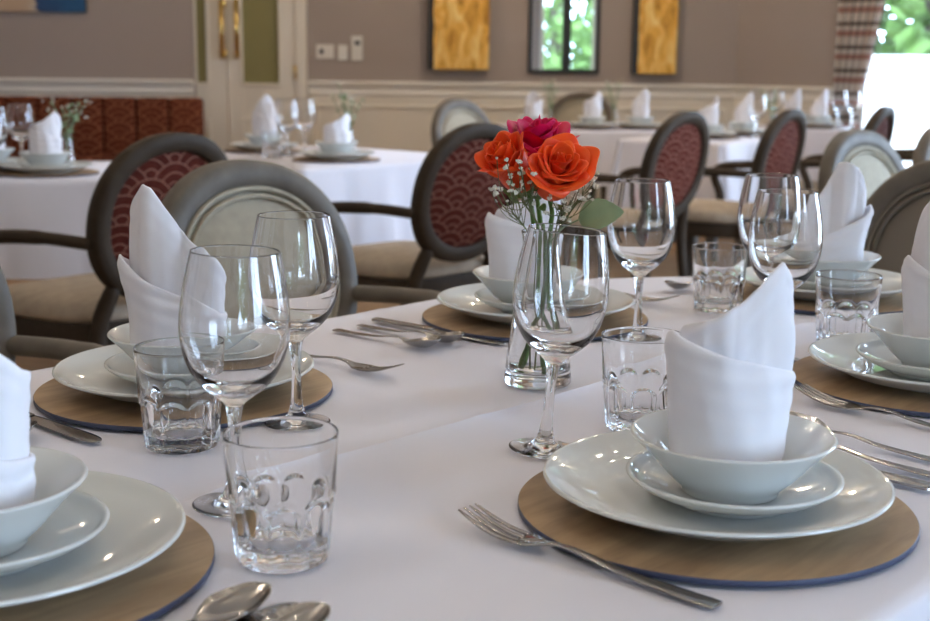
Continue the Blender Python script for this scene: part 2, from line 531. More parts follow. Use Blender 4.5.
# ------------------------------------------------------------------ dining table and its cloth
UC0, UC1, SU, SN, NC = .78, 1.54, .58, .535, .895
t = empty('dining_table', W((UC0 + UC1) / 2, NC, -ZT), AU)
tag(t, 'large round-ended dining table under the white cloth in the foreground', 'table')
HL = (UC1 - UC0) / 2
def racetrack(k, inset=0.0):
    pts = []
    for i in range(k):
        a = 2 * PI * i / k
        x = (SU - inset) * math.cos(a); y = (SN - inset) * math.sin(a)
        pts.append((x + (HL if x > 0 else -HL), y))
    return pts
bm = bmesh.new()
pts = racetrack(96, .004)
lo = [bm.verts.new((x, y, ZT - .036)) for x, y in pts]; hi = [bm.verts.new((x, y, ZT - .004)) for x, y in pts]
bm.faces.new(hi); bm.faces.new(list(reversed(lo))); grid_faces(bm, [lo, hi], close_v=True)
obj('tabletop', bm, M['frame'], t, smooth=False)
for sx in (-1, 1):
    for sy in (-1, 1):
        bm = bmesh.new(); add_tube(bm, [(sx * .55, sy * .33, 0), (sx * .55, sy * .33, ZT - .036)], [.025, .035], 12); obj('leg', bm, M['frame'], t)

def halfw(u):
    if u < UC0: q = (UC0 - u) / SU
    elif u > UC1: q = (u - UC1) / SU
    else: q = 0
    return SN * math.sqrt(max(0, 1 - q * q))
def cloth_z(u, n):
    z = 0.0
    dn = n - (.8965 + .003 * math.sin(u * 5))
    fade = min(1, max(0, (1.74 - u) / .06)) * min(1, max(0, (u - .60) / .06))
    amp = .0072 + .0065 * math.exp(-((u - 1.47) / .12) ** 2)
    wd = .008 + .014 * math.exp(-((u - 1.47) / .12) ** 2)
    z += fade * amp * math.exp(-abs(dn) / (wd * 1.6))
    for uc in (.98, 1.335):
        z += .0018 * math.exp(-abs(u - uc - .004 * math.sin(n * 9)) / .012)
    z += .0012 * noise.noise(Vector((u * 5, n * 5, 1.3))) + .0012 * noise.noise(Vector((u * 2.2, n * 13, 4.3)))
    return max(z, -.0008)
NU, NN = 200, 124
bm = bmesh.new(); rows = []
us = []
for i in range(NU + 1):
    a = i / NU
    us.append((UC0 + UC1) / 2 - (HL + SU) * math.cos(PI * a) * (1 if True else 1))
us[0] += 3e-4; us[-1] -= 3e-4
for u in us:
    w = halfw(u); row = []
    for j in range(NN + 1):
        q_ = 2 * j / NN - 1; n = NC + w * math.copysign(abs(q_) ** 1.7, q_)
        p = W(u, n, cloth_z(u, n)); row.append(bm.verts.new(p))
    rows.append(row)
grid_faces(bm, rows)
# boundary loop, then the hanging drop
loop = [r[0] for r in rows] + rows[-1][1:-1] + [r[-1] for r in reversed(rows)] + list(reversed(rows[0][1:-1]))
cen = W((UC0 + UC1) / 2, NC)
per = [0.0]
for a, b in zip(loop, loop[1:]): per.append(per[-1] + (b.co - a.co).length)
def drop_rings(bm, loop, per, drop, amp, lam, outf, seedz):
    N = len(loop); prev = loop
    total = per[-1]
    kk = max(4, round(total / lam))
    norms = []
    for i in range(N):
        t_ = loop[(i + 2) % N].co - loop[i - 2].co; t_.z = 0
        nn = Vector((t_.y, -t_.x, 0)); nn = nn.normalized() if nn.length > 1e-9 else Vector((0, 0, 0)); norms.append(nn)
    base = [v.co.copy() for v in loop]
    for q in (.004, .010, .022, .05, .09, .14, .19, .24, drop):
        cur = []
        for i in range(N):
            ph = 2 * PI * kk * per[i] / total
            g = q / drop
            wv = amp * (g ** 1.1) * (math.sin(ph + 1.1 * math.sin(ph * .37 + seedz)) + .35 * math.sin(2.3 * ph + seedz))
            r_ = .006 * (1 - math.exp(-q / .006)) + outf * g + wv
            p = base[i] + norms[i] * r_
            p.z = base[i].z - q
            cur.append(bm.verts.new(p))
        for i in range(N):
            try: bm.faces.new((prev[i], prev[(i + 1) % N], cur[(i + 1) % N], cur[i]))
            except ValueError: pass
        prev = cur
drop_rings(bm, loop, per, .30, .022, .26, .03, .6)
bmesh.ops.recalc_face_normals(bm, faces=bm.faces)
o = obj('tablecloth', bm, M['cloth'])
o['group'] = 'white tablecloths'; o['label'] = 'white tablecloth with ironed creases spread over the foreground dining table'; o['category'] = 'tablecloth'

# ------------------------------------------------------------------ crockery
def make_placemat():
    Rr, T = .165, .006
    o = obj('placemat', lathe([(0, T), (Rr - .002, T), (Rr - .0005, T - .0006)][::-1], 128), M['mat_wood'])
    bm = lathe([(0, 0), (Rr - .002, 0), (Rr, .0006), (Rr, T - .0012), (Rr - .0005, T - .0006)], 128)
    obj('edge_band', bm, M['navy'], o); sharp(o); o['category'] = 'placemat'
    return o
def make_plate(name, Rr, H, foot, wall_=.0042, flat=.55):
    pr = [(0, .003), (foot - .006, .003), (foot - .004, 0), (foot, 0), (foot + .003, .004),
          (Rr * (flat + .17), H * .24), (Rr * .86, H * .55), (Rr - .002, H - .0035), (Rr, H - .0012), (Rr - .0012, H), (Rr - .004, H - .0006),
          (Rr * .87, H * .66 + .0005), (Rr * (flat + .16), .0035 + wall_ + H * .10), (Rr * flat, wall_ + .0028), (Rr * flat * .5, wall_ + .0024), (0, wall_ + .0022)]
    o = obj(name, lathe(smooth_profile(pr, 4), 112), M['porcelain'])
    return o
def make_bowl():
    Rr, H = .084, .050
    pr = [(0, .003), (.034, .003), (.036, 0), (.040, 0), (.0425, .005), (.054, .016), (.070, .034), (Rr - .001, H - .003), (Rr, H - .001), (Rr - .0014, H),
          (Rr - .0045, H - .002), (.067, .036), (.051, .0175), (.042, .009), (.028, .0066), (0, .006)]
    return obj('bowl', lathe(smooth_profile(pr, 4), 112), M['porcelain'])
proto = {}
proto['placemat'] = make_placemat()
p = proto['dinner_plate'] = make_plate('dinner_plate', .144, .0265, .078); p['category'] = 'plate'
p = proto['side_plate'] = make_plate('side_plate', .0890, .0235, .050, .004, .5); p['category'] = 'plate'
p = proto['bowl'] = make_bowl(); p['category'] = 'bowl'

# ---- napkins: one long strip rolled up, its top edge cut by the folds
def napkin(tab, R0=.043, R1=.050, mirror=False, seed=1, lean=0.0, flare=.10, tri=.07, triphi=0.0, ear=None, valley=()):
    th0, th1 = tab[0][0], tab[-1][0]
    n, m = 190, 30
    bm = bmesh.new(); rows = []
    for i in range(n + 1):
        s = i / n; th = th0 + (th1 - th0) * s
        h = interp(tab, th) - .005
        a = R(th)
        row = []
        for j in range(m + 1):
            v = j / m; z = h * v
            k = min(1, z / .12)
            r_ = (R0 + (R1 - R0) * s) * (.86 + .14 * min(1, z / .022)) * (1 + flare * k - .05 * max(0, (z - .12) / .07))
            r_ *= 1 + tri * math.cos(3 * a + triphi) * k * k + .018 * math.sin(5 * a + seed + z * 22) * k
            nz = noise.noise(Vector((math.cos(a) * 1.9, math.sin(a) * 1.9 + seed, z * 13 + s * 4 + a * .3)))
            r_ += .0046 * nz * (.35 + .65 * k)
            if ear and s > .5:
                r_ += .010 * math.exp(-((th - ear) / 30) ** 2) * max(0, min(1, (z - .045) / .06)) ** 1.5
            for (vc, vw, vd) in valley:
                r_ -= vd * max(0, 1 - abs(th - vc) / vw) * max(0, min(1, (z - .05) / .05))
            # drag folds running along the slanted edge
            dz = h - z
            r_ += .0012 * math.sin(dz * 330 + a * 3.0) * math.exp(-dz / .030)
            if v > .94: r_ -= .0016 * (v - .94) / .06
            x = r_ * math.cos(a) + lean * max(0, z - .03); y = r_ * math.sin(a)
            row.append(bm.verts.new((-x if mirror else x, y, z)))
        rows.append(row)
    grid_faces(bm, rows, flip=mirror)
    o = obj('napkin', bm, M['napkin']); o['category'] = 'napkin'
    modify(o, .0036, 1, 1)
    return o
TAB_A = [(-215, .105), (-160, .137), (-120, .146), (-85, .160), (-50, .182), (-30, .1905), (-12, .176), (0, .160), (18, .138), (60, .112), (120, .108), (175, .124), (204, .1345), (225, .128), (270, .1145), (345, .099), (400, .088)]
TAB_B = [(-240, .11), (-195, .150), (-160, .186), (-132, .206), (-112, .202), (-85, .172), (-60, .146), (-35, .128), (0, .104), (50, .088), (110, .096), (165, .118), (190, .129), (205, .124), (270, .094), (335, .066), (395, .058)]

# ---- cutlery (lie along +Y from the handle end at the origin to the tip)
def strip(bm, prof, th=.0022):
    """prof: list of (y, halfwidth, z, dish); closed solid"""
    top, bot = [], []
    for (y, w, z, dsh) in prof:
        rt, rb = [], []
        for k in range(7):
            s = (k - 3) / 3
            zz = z + dsh * (s * s)
            e = th * (1 - .35 * s * s) / 2
            rt.append(bm.verts.new((s * w, y, zz + e))); rb.append(bm.verts.new((s * w, y, zz - e)))
        top.append(rt); bot.append(rb)
    ring = [a + list(reversed(b)) for a, b in zip(top, bot)]
    grid_faces(bm, ring, close_v=True)
    bm.faces.new(ring[0][::-1]); bm.faces.new(ring[-1])
    return bm
def fine(prof, n=4):
    P = [Vector((a[0], a[1], a[2])) for a in prof]; D = [a[3] for a in prof]; out = []
    for i in range(len(P) - 1):
        p0 = P[max(i - 1, 0)]; p1 = P[i]; p2 = P[i + 1]; p3 = P[min(i + 2, len(P) - 1)]
        for k in range(n):
            t = k / n
            q = .5 * ((2 * p1) + (-p0 + p2) * t + (2 * p0 - 5 * p1 + 4 * p2 - p3) * t * t + (-p0 + 3 * p1 - 3 * p2 + p3) * t ** 3)
            out.append((q.x, max(q.y, .0004), q.z, D[i] + (D[i + 1] - D[i]) * t))
    out.append(prof[-1]); return out
def make_fork(L=.234):
    k = L / .222; bm = bmesh.new()
    body = fine([(0, .0055, .0016, 0), (.003, .0078, .0016, 0), (.03, .0074, .0018, 0), (.08, .0050, .004, 0), (.115, .0036, .0085, 0), (.135, .0034, .0085, 0),
                 (.148, .0060, .0055, .0006), (.158, .0115, .0035, .0014), (.170, .0135, .0030, .0020)])
    strip(bm, [(y * k, w, z, d_) for y, w, z, d_ in body])
    for c in (-.0109, -.00365, .00365, .0109):
        pts = [(c, .168 * k, .0034 + 9 * c * c), (c, .184 * k, .0046 + 6 * c * c), (c * .97, .203 * k, .0095), (c * .93, .222 * k, .0165)]
        add_tube(bm, spline(pts, 4), [.0024] * 9 + [.0021, .0018, .0014, .0009], 8, .62)
    bmesh.ops.recalc_face_normals(bm, faces=bm.faces)
    o = obj('fork', bm, M['steel']); o['category'] = 'fork'; return o
def make_spoon(L=.195):
    k = L / .195; bm = bmesh.new()
    prof = fine([(0, .0050, .0016, 0), (.003, .0072, .0016, 0), (.03, .0068, .0018, 0), (.08, .0045, .004, 0), (.112, .0032, .0085, 0), (.130, .0034, .0080, .0002),
                 (.138, .0080, .0050, .0012), (.148, .0155, .0022, .0064), (.160, .0198, .0014, .0110), (.174, .0185, .0030, .0112), (.186, .0132, .0090, .0070), (.193, .0058, .0142, .0018), (.195, .0010, .0158, 0)])
    strip(bm, [(y * k, w, z, d_) for y, w, z, d_ in prof], .0018)
    bmesh.ops.recalc_face_normals(bm, faces=bm.faces)
    o = obj('spoon', bm, M['steel']); o['category'] = 'spoon'; return o
def make_knife(L=.238):
    k = L / .238; bm = bmesh.new()
    prof = fine([(0, .0058, .0026, 0), (.004, .0082, .0028, 0), (.05, .0080, .0032, 0), (.095, .0066, .0034, 0), (.112, .0058, .0032, 0)])
    strip(bm, [(y * k, w, z, d_) for y, w, z, d_ in prof], .005)
    prof = fine([(.110, .0056, .0030, 0), (.125, .0082, .0026, 0), (.165, .0096, .0022, 0), (.205, .0104, .0019, 0), (.225, .0092, .0017, 0), (.234, .0060, .0015, 0), (.238, .0012, .0014, 0)])
    strip(bm, [(y * k, w, z, d_) for y, w, z, d_ in prof], .0018)
    bmesh.ops.recalc_face_normals(bm, faces=bm.faces)
    o = obj('table_knife', bm, M['steel']); o['category'] = 'knife'; return o
proto['fork'] = make_fork(); proto['spoon'] = make_spoon(); proto['table_knife'] = make_knife()

# ---- wine glass: three meshes that share their boundary loops so they read as one blown piece
def make_wineglass():
    e = empty('wine_glass', (0, 0, 0)); e['category'] = 'wine glass'
    foot = [(0, .0014), (.018, .0008), (.0325, 0), (.0343, .0007), (.0341, .0016), (.027, .0027), (.017, .0045), (.0108, .0085), (.0082, .0135)]
    stem = [(.0082, .0135), (.0063, .022), (.0053, .036), (.0048, .052), (.0050, .066), (.0060, .078), (.0080, .0875)]
    bowl = [(.0080, .0875), (.0138, .0935), (.0248, .1022), (.0356, .1150), (.0427, .1325), (.0455, .1500), (.0452, .1650), (.0431, .1840), (.0396, .2030), (.0369, .2155), (.0366, .2166),
            (.0361, .2172), (.0357, .2166), (.0360, .2150), (.0385, .2030), (.0420, .1840), (.0441, .1650), (.0444, .1500), (.0414, .1340), (.0338, .1178), (.0225, .1080), (.0105, .1035), (0, .1022)]
    full = smooth_profile(foot + stem[1:] + bowl[1:], 4)
    nf = (len(foot) - 1) * 4; ns = nf + (len(stem) - 1) * 4
    for nm, pr in (('bowl', full[ns:]), ('stem', full[nf:ns + 1]), ('foot', full[:nf + 1])):
        obj(nm, lathe(pr, 72), M['glass'], e)
    return e
proto['wine_glass'] = make_wineglass()

# ---- fluted tumbler
def make_tumbler():
    H, NF = .102, 9
    KH = .965
    bm = bmesh.new(); seg = NF * 14
    def Ro(z): return .0365 + .0065 * (z / H) ** .9
    rows = []
    zs = [0, .0004, .0010, .0018, .0025, .0045, .0075, .010] + [.010 + (.082 - .010) * k / 34 for k in range(1, 35)] + [.087, .092, .096, .0985, .1002, .1010, .1016]
    v = bm.verts.new((0, 0, .003)); rows.append([v] * seg)
    rows.append([bm.verts.new((.027 * math.cos(2 * PI * k / seg), .027 * math.sin(2 * PI * k / seg), .002)) for k in range(seg)])
    for z in zs:
        row = []
        for k in range(seg):
            th = 2 * PI * k / seg; cell = 2 * PI / NF
            x = ((th % cell) / cell - .5) * 2
            arch = .041 + .013 * math.sqrt(max(0, 1 - x * x))
            m_ = min(1, max(0, (arch - z) / .0045)); m_ = m_ * m_ * (3 - 2 * m_)
            r_ = Ro(z) - (.0036 * (1 - x * x) ** .8) * m_ * (1 if z > .004 else z / .004)
            r_ += .0009 * math.exp(-((z - arch - .001) / .0016) ** 2) * (1 if z > .03 else 0)
            if z < .0025: r_ -= .0022 * (1 - z / .0025)
            if z > .1005: r_ -= .00015
            row.append(bm.verts.new((r_ * math.cos(th), r_ * math.sin(th), z)))
        rows.append(row)
    for (r_, z) in ((.0426, .1020), (.0422, .1020), (.04195, .1016), (.0418, .1008), (.0417, .0990), (.0413, .090), (.0398, .072), (.0372, .052), (.0350, .028), (.0335, .017), (.029, .0135), (.015, .0122)):
        rows.append([bm.verts.new((r_ * math.cos(2 * PI * k / seg), r_ * math.sin(2 * PI * k / seg), z)) for k in range(seg)])
    v = bm.verts.new((0, 0, .012)); rows.append([v] * seg)
    grid_faces(bm, rows, close_v=True)
    for v in bm.verts: v.co.z *= KH
    o = obj('tumbler', bm, M['glass']); o['category'] = 'tumbler'; return o
proto['tumbler'] = make_tumbler()

used = {}
def make(kind, loc, rotz=0.0, label=None, group=None, tilt=None):
    if kind not in used:
        o = proto[kind]; used[kind] = 1
    else:
        o = dup(proto[kind])
    return put(o, loc, rotz, label, group, tilt)

ZC = .0028       # things stand on the cloth
def stack(P, who, nap, nrot=0.0, boff=(0, 0), soff=(0, 0), rot=AU, napz=.0325, noff=(0, 0)):
    x, y = P[0], P[1]; z = ZT + ZC
    make('placemat', (x, y, z), rot, 'round wood placemat with navy edge ' + who)
    make('dinner_plate', (x, y, z + .0062), 0, 'large pale dinner plate ' + who)
    make('side_plate', (x + soff[0], y + soff[1], z + .0135), 0, 'small plate ' + who)
    make('bowl', (x + boff[0], y + boff[1], z + .0208), 0, 'pale bowl with napkin ' + who)
    if nap is not None:
        nap.location = (x + boff[0] + noff[0], y + boff[1] + noff[1], z + napz); nap.rotation_euler = (0, 0, nrot)
        nap['label'] = 'tall folded white napkin ' + who
PA, PB, PC, PD, PE, PF = W(.910, .560), W(.831, 1.206), W(1.441, 1.204), W(.42, .87), W(1.48, .62), W(1.925, .995)
stack(PA, 'at the place setting right of centre in front', napkin(TAB_A, .040, .0485, seed=1, ear=206, valley=((-95, 34, .007),)), 0.0, (.012, -.005), (.014, -.007), noff=(-.006, .003))
stack(PB, 'at the left side behind two wine glasses', napkin([(a, h * 1.03) for a, h in TAB_B], .045, .053, seed=3, ear=192, valley=((-72, 26, .012), (-135, 24, .006))), R(6), (.0, .0), noff=(-.008, 0))
stack(PC, 'behind the rose vase', napkin(TAB_A, seed=5, ear=200, valley=((-95, 34, .007),)), R(8), (-.008, 0), noff=(-.012, 0))
stack(PD, 'cut off at the lower left corner', napkin([(a, h + (.024 if -70 < a < 70 else 0)) for a, h in TAB_B], .042, .048, seed=8), R(-10), (-.010, 0), noff=(-.002, 0))
stack(PE, 'cut off at the right edge of the photo', napkin(TAB_B, seed=11, ear=190, valley=((-72, 26, .010),)), R(-4), (.004, -.004), noff=(.008, 0))
stack(PF, 'at the far end of the table on the right', napkin([(a, h * .98) for a, h in [(-240, .11), (-195, .13), (-160, .16), (-125, .190), (-95, .200), (-80, .198), (-60, .165), (-35, .128), (0, .104), (50, .088), (110, .096), (165, .118), (190, .129), (205, .124), (270, .094), (335, .066), (395, .058)]], .046, .053, mirror=True, seed=14, ear=195, valley=((-68, 24, .013), (-120, 20, .005))), R(0), (.0, 0), noff=(.004, 0))

ZZ = ZT + ZC
def lay(kind, u, n, ang, label, group=None, dz=0.0, tilt=None, mirror=False):
    """handle end at (u,n); ang = heading of the tip in the table frame"""
    p = W(u, n); return make(kind, (p.x, p.y, ZZ + dz), AU + R(ang) - PI / 2, label, group, tilt)
lay('fork', .741, .449, 91, 'fork left of the front right placemat, tines towards the table centre')
lay('table_knife', 1.094, .452, 90, 'table knife beside the front right dinner plate, next to the plate')
lay('spoon', 1.133, .452, 90, 'dessert spoon right of the front right plate, handle between knife and other spoon')
lay('spoon', 1.178, .458, 90, 'spoon farthest from the front right plate, handle nearest the right placemat')
lay('fork', 1.283, .462, 86, 'fork leaning along the navy edge of the right-hand cut off placemat')
lay('table_knife', .644, 1.335, -88, 'table knife with dark blade tip below the left placemat')
lay('spoon', .600, 1.34, -88, 'spoon beside the dark knife blade below the left placemat, mostly behind a napkin')
lay('fork', 1.035, 1.315, -88, 'fork lying beyond the left placemat, tines raised off the cloth')
lay('table_knife', 1.263, 1.356, -87, 'table knife nearest the placemat behind the rose vase', None)
lay('spoon', 1.177, 1.345, -88, 'front dessert spoon of the pair left of the rose vase', None)
lay('spoon', 1.222, 1.345, -88, 'rear dessert spoon of the pair, between front spoon and knife left of the vase', None)
lay('fork', 1.668, 1.350, -88, 'fork lying right of the placemat behind the vase, tines up')
lay('spoon', 1.972, 1.195, 178, 'dessert spoon lying nearest the far table edge behind the stemmed glass')
lay('spoon', 2.00, 1.150, 178, 'dessert spoon half hidden behind the tumbler at the far end')
# the two soup spoons and knife tip of the lower-left place
def ray_table(px, py, z=0.0):              # photo point -> point on the table plane (camera data below)
    dx, dy = px - 465, py - 310.5
    cr, sr = math.cos(.01), math.sin(.01)
    ux, uy = (dx * cr + dy * sr) / 1300, -(-dx * sr + dy * cr) / 1300
    p_ = math.atan((310.5 - 62) / 1300); c, s = math.cos(p_), math.sin(p_)
    D = Vector((ux, c + uy * s, -s + uy * c)); k = (z - .373) / D.z
    return D * k + Vector((0, 0, CAMH))
lay('spoon', .330, .672, 0, 'large spoon at the bottom edge, its bowl just right of the lower left placemat')
lay('spoon', .336, .618, 0, 'spoon at the very bottom edge, only its bowl in the photo')
lay('table_knife', .302, .655, 1, 'knife at the lower left with only its blade tip past the spoon')

def wg(px, py, label, Y=None, tilt=None, rot=0):
    p = ray_table(px, py); return make('wine_glass', (p.x, p.y, ZZ), rot, label, None, tilt)
wg(544, 452, 'large wine glass directly in front of the rose vase', tilt=(0, R(4.6), 0))
wg(234, 508, 'nearest wine glass on the left, in front of the napkin', tilt=(0, R(1.6), 0), rot=.3)
wg(297, 425, 'wine glass behind and right of the nearest left one', rot=.7)
wg(637, 341, 'wine glass right of the green rose leaf, behind the front napkin', rot=1.1)
wg(764, 327, 'rear wine glass of the overlapping pair on the right', rot=1.6)
wg(778, 364, 'front wine glass of the overlapping pair, above the peak of the front napkin', rot=2.1)
def tb(px, py, label, rot=0):
    p = ray_table(px, py); return make('tumbler', (p.x, p.y, ZZ), rot, label)
tb(182, 447, 'fluted tumbler in front of the left bowl and napkin', .2)
tb(283, 560, 'nearest fluted tumbler at the bottom left, above the spoons', .35)
tb(640, 430, 'fluted tumbler partly hidden behind the front napkin', .1)
tb(717, 311, 'small-looking fluted tumbler between the stemmed glasses at the back', .5)
tb(844, 349, 'fluted tumbler on the right in front of the far napkin', .25)

# ------------------------------------------------------------------ vase with roses and gypsophila
VP = ray_table(537.5, 385)
VX, VY = VP.x, VP.y
pr = [(0, .002), (.034, .001), (.037, .0005), (.0392, .003), (.0392, .010), (.0360, .040), (.0305, .085), (.0248, .130), (.0212, .160), (.0208, .172), (.0222, .179), (.0216, .1805), (.0205, .1795),
      (.0188, .171), (.0190, .160), (.0225, .130), (.0282, .085), (.0336, .040), (.0352, .022), (.0330, .0165), (.018, .0150), (0, .0147)]
v = obj('flower_vase', lathe(smooth_profile(pr, 4), 80), M['glass'], loc=(VX, VY, ZZ))
tag(v, 'tapering clear glass vase holding three roses in the middle of the table', 'vase')
pw = [(0, .0152), (.018, .0155), (.0325, .0170), (.0347, .0225), (.0331, .040), (.0303, .064), (.0280, .0800), (.0280, .0800), (0, .0800)]
obj('water', lathe(pw, 64), M['water'], v)

def rose_bloom(Lr, seed, open_=1.0, n=27):
    rnd = random.Random(seed); bm = bmesh.new()
    for i in range(n):
        f = i / (n - 1)
        az = i * 2.39996 + rnd.uniform(-.25, .25)
        b0 = R(12 + 62 * f ** .7); bm_ = R(-15 + 25 * f * open_ + rnd.uniform(-5, 5)); bt = R(2 + 88 * f ** 1.4 * open_ + rnd.uniform(-12, 12))
        L = Lr * (.92 + .16 * f) * rnd.uniform(.94, 1.05)
        wmax = Lr * (.34 + .30 * f ** .8) * rnd.uniform(.9, 1.1)
        nu, nv = 12, 12
        cusp = rnd.uniform(.02, .09)
        tw = rnd.uniform(-.05, .05)
        rows = []
        for a in range(nu + 1):
            s = 2 * a / nu - 1
            e_ = 1 - .34 * abs(s) ** 2.6 + cusp * max(0, 1 - abs(s) * 1.6) ** 1.5 + .035 * f * math.sin(6 * s + i * 1.7) + tw * s
            r_, z = .0012 + .0045 * f, -.010 * f
            row = []
            for b in range(nv + 1):
                t = b / nv
                if b:
                    if t < .45: be = b0 + (bm_ - b0) * (t / .45)
                    elif t < .60: be = bm_
                    else: be = bm_ + (bt - bm_) * ((t - .60) / .40) ** 1.2 + R(55) * f * max(0, abs(s) - .55) * max(0, t - .55)
                    st = L * e_ / nv
                    r_ += math.sin(be) * st; z += math.cos(be) * st
                w = wmax * math.sin(PI * min(.5, .10 + .62 * t)) if t < .65 else wmax * (1 - .25 * ((t - .65) / .35) ** 2)
                ang = min(w / max(r_, .004), 2.3)
                rr = max(r_, .0010) + .0010 * f * math.sin(9 * s + i) * t
                row.append(bm.verts.new((rr * math.cos(az + s * ang), rr * math.sin(az + s * ang), z)))
            rows.append(row)
        grid_faces(bm, rows)
    return bm
def aim(direction, roll=0.0):
    d = Vector(direction).normalized()
    return (d.to_track_quat('Z', 'Y') @ Matrix.Rotation(roll, 4, 'Z').to_quaternion())
BASE = Vector((VX, VY, ZZ))
def rose(mat, head, direction, Rm, Hm, seed, stem_pts, label, roll=0.0, leaves=(), open_=1.0):
    e = empty('rose', BASE); tag(e, label, 'rose', None)
    q = aim(direction, roll)
    head = Vector(head)
    o = obj('bloom', rose_bloom(Hm, seed, open_), mat, e); o.location = head; o.rotation_mode = 'QUATERNION'; o.rotation_quaternion = q
    modify(o, .0006, 1)
    bm = bmesh.new()
    for k in range(5):
        a = 2 * PI * k / 5
        rows = []
        for i in range(5):
            t = i / 4; w = .0055 * math.sin(PI * (t * .85 + .12)); r_ = .006 + Rm * .62 * math.sin(t * PI / 2)
            z = -.012 * Hm / .05 + Hm * .42 * t * t
            c = Vector((math.cos(a), math.sin(a), 0)); sd = Vector((-math.sin(a), math.cos(a), 0))
            rows.append([bm.verts.new(c * r_ + sd * (w * g) + Vector((0, 0, z - .004))) for g in (-1, 0, 1)])
        grid_faces(bm, rows)
    bmesh.ops.create_uvsphere(bm, u_segments=12, v_segments=8, radius=.0075, matrix=Matrix.Translation((0, 0, -.008)) @ Matrix.Diagonal((1, 1, 1.1, 1)))
    s_ = obj('sepals', bm, M['sepal'], o)
    modify(s_, .0008, 1)
    bm = bmesh.new()
    end = head - Vector(direction).normalized() * .012
    P = spline([*stem_pts, end], 6)
    add_tube(bm, P, [.0027 + .0007 * math.sin(i * 1.7) ** 8 for i in range(len(P))], 10)
    st_ = obj('stem', bm, M['stem'], e)
    for (root, tip, up, wd) in leaves:
        root, tip = Vector(root), Vector(tip); ax = tip - root; L = ax.length; ax.normalize()
        sd = ax.cross(Vector(up)).normalized(); nn = sd.cross(ax).normalized()
        bm = bmesh.new(); rows = []
        for i in range(15):
            t = i / 14; w = wd * (math.sin(PI * t ** .8) ** .75) * (1 - .12 * t) if 0 < i < 14 else .0004
            c = root + ax * (L * t) - nn * (.10 * L * t * t)
            sr = .0010 * (1 if i % 2 else -1)
            rows.append([bm.verts.new(c + sd * (w * g + (sr * g if abs(g) == 1 else 0)) + nn * (abs(g) * w * .22)) for g in (-1, -.5, 0, .5, 1)])
        grid_faces(bm, rows)
        add_tube(bm, spline([stem_pts[-2], (Vector(stem_pts[-2]) + root) / 2 + Vector((0, 0, .004)), root + ax * .004], 4), .0009, 6)
        lf = obj('leaf', bm, M['leaf'], st_); modify(lf, .0006, 1)
    return e
# head positions relative to the vase base
def rel(px, py, dy):
    """photo point at room depth VY+dy -> relative to the vase base"""
    a = ray_table(px, py, 0) - Vector((0, 0, CAMH)); k = (VY + dy) / a.y
    return a * k + Vector((0, 0, CAMH)) - BASE
rose(M['orange'], rel(551, 189, -.020), (.16, -.74, .66), .040, .069, 3, [(.012, .004, .018), (.010, .002, .09), (.008, -.004, .165), (.012, -.010, .20)],
     'orange-red rose facing the camera, right of the other two', .4,
     [(rel(578, 219, -.028), rel(623, 210, -.045), (.15, -.9, .6), .0215)], .85)
rose(M['orange'], rel(523, 182, -.016), (-.62, -.40, .80), .037, .062, 11, [(.006, -.014, .018), (-.004, -.006, .10), (-.006, -.004, .17)],
     'orange rose on the left, turned away towards the chairs', 1.2, (), .60)
rose(M['magenta'], rel(536, 177, .034), (.02, -.22, 1.0), .041, .074, 23, [(-.014, .006, .018), (.004, .008, .10), (.002, .008, .17)],
     'deep pink rose behind the two orange ones', .2, (), .8)

def blossom_mesh(r_):
    bm = bmesh.new(); rnd = random.Random(5)
    for k in range(16):
        d_ = Vector((rnd.gauss(0, 1), rnd.gauss(0, 1), abs(rnd.gauss(.3, .8)))).normalized()
        sd = d_.cross(Vector((rnd.gauss(0, 1), rnd.gauss(0, 1), rnd.gauss(0, 1)))).normalized()
        a = d_ * r_ * .15; b = d_ * r_ * rnd.uniform(.8, 1.05)
        n2 = d_.cross(sd)
        bm.faces.new([bm.verts.new(p_) for p_ in (a, (a + b) * .55 + sd * r_ * .42 + n2 * r_ * .08, b + n2 * r_ * .15, (a + b) * .55 - sd * r_ * .42 + n2 * r_ * .08)])
    bmesh.ops.create_icosphere(bm, subdivisions=1, radius=r_ * .45)
    return bm
BLO = None
def sprig(stem_pts, heads, label, seed, big=.0042):
    global BLO
    rnd = random.Random(seed)
    e = empty('gypsophila_sprig', BASE); tag(e, label, 'flower')
    bm = bmesh.new(); P = spline(stem_pts, 5); add_tube(bm, P, .0010, 6)
    top = P[-1]
    for h in heads:
        h = Vector(h); k = rnd.randrange(len(P) * 3 // 4, len(P)); mid = (P[k] + h) / 2 + Vector((rnd.uniform(-.006, .006), rnd.uniform(-.006, .006), -.004))
        add_tube(bm, spline([P[k], mid, h], 3), .00045, 5)
    st_ = obj('stem', bm, M['twig'], e)
    for h in heads:
        if BLO is None:
            b = obj('blossom', blossom_mesh(.0042), M['breath'], st_); BLO = b
        else:
            b = BLO.copy(); link(b, st_); b.name = 'blossom'
        b.location = h; s = rnd.uniform(.55, 1.25); b.scale = (s, s, s); b.rotation_euler = (rnd.uniform(-.6, .9), rnd.uniform(-.6, .6), rnd.uniform(0, 6))
    return e
def cloud(pts, jit, seed, per=2):
    rnd = random.Random(seed); out = []
    for (px, py, dy) in pts:
        for k in range(per):
            out.append(tuple(rel(px + rnd.gauss(0, jit), py + rnd.gauss(0, jit), dy + rnd.uniform(-.012, .012))))
    return out
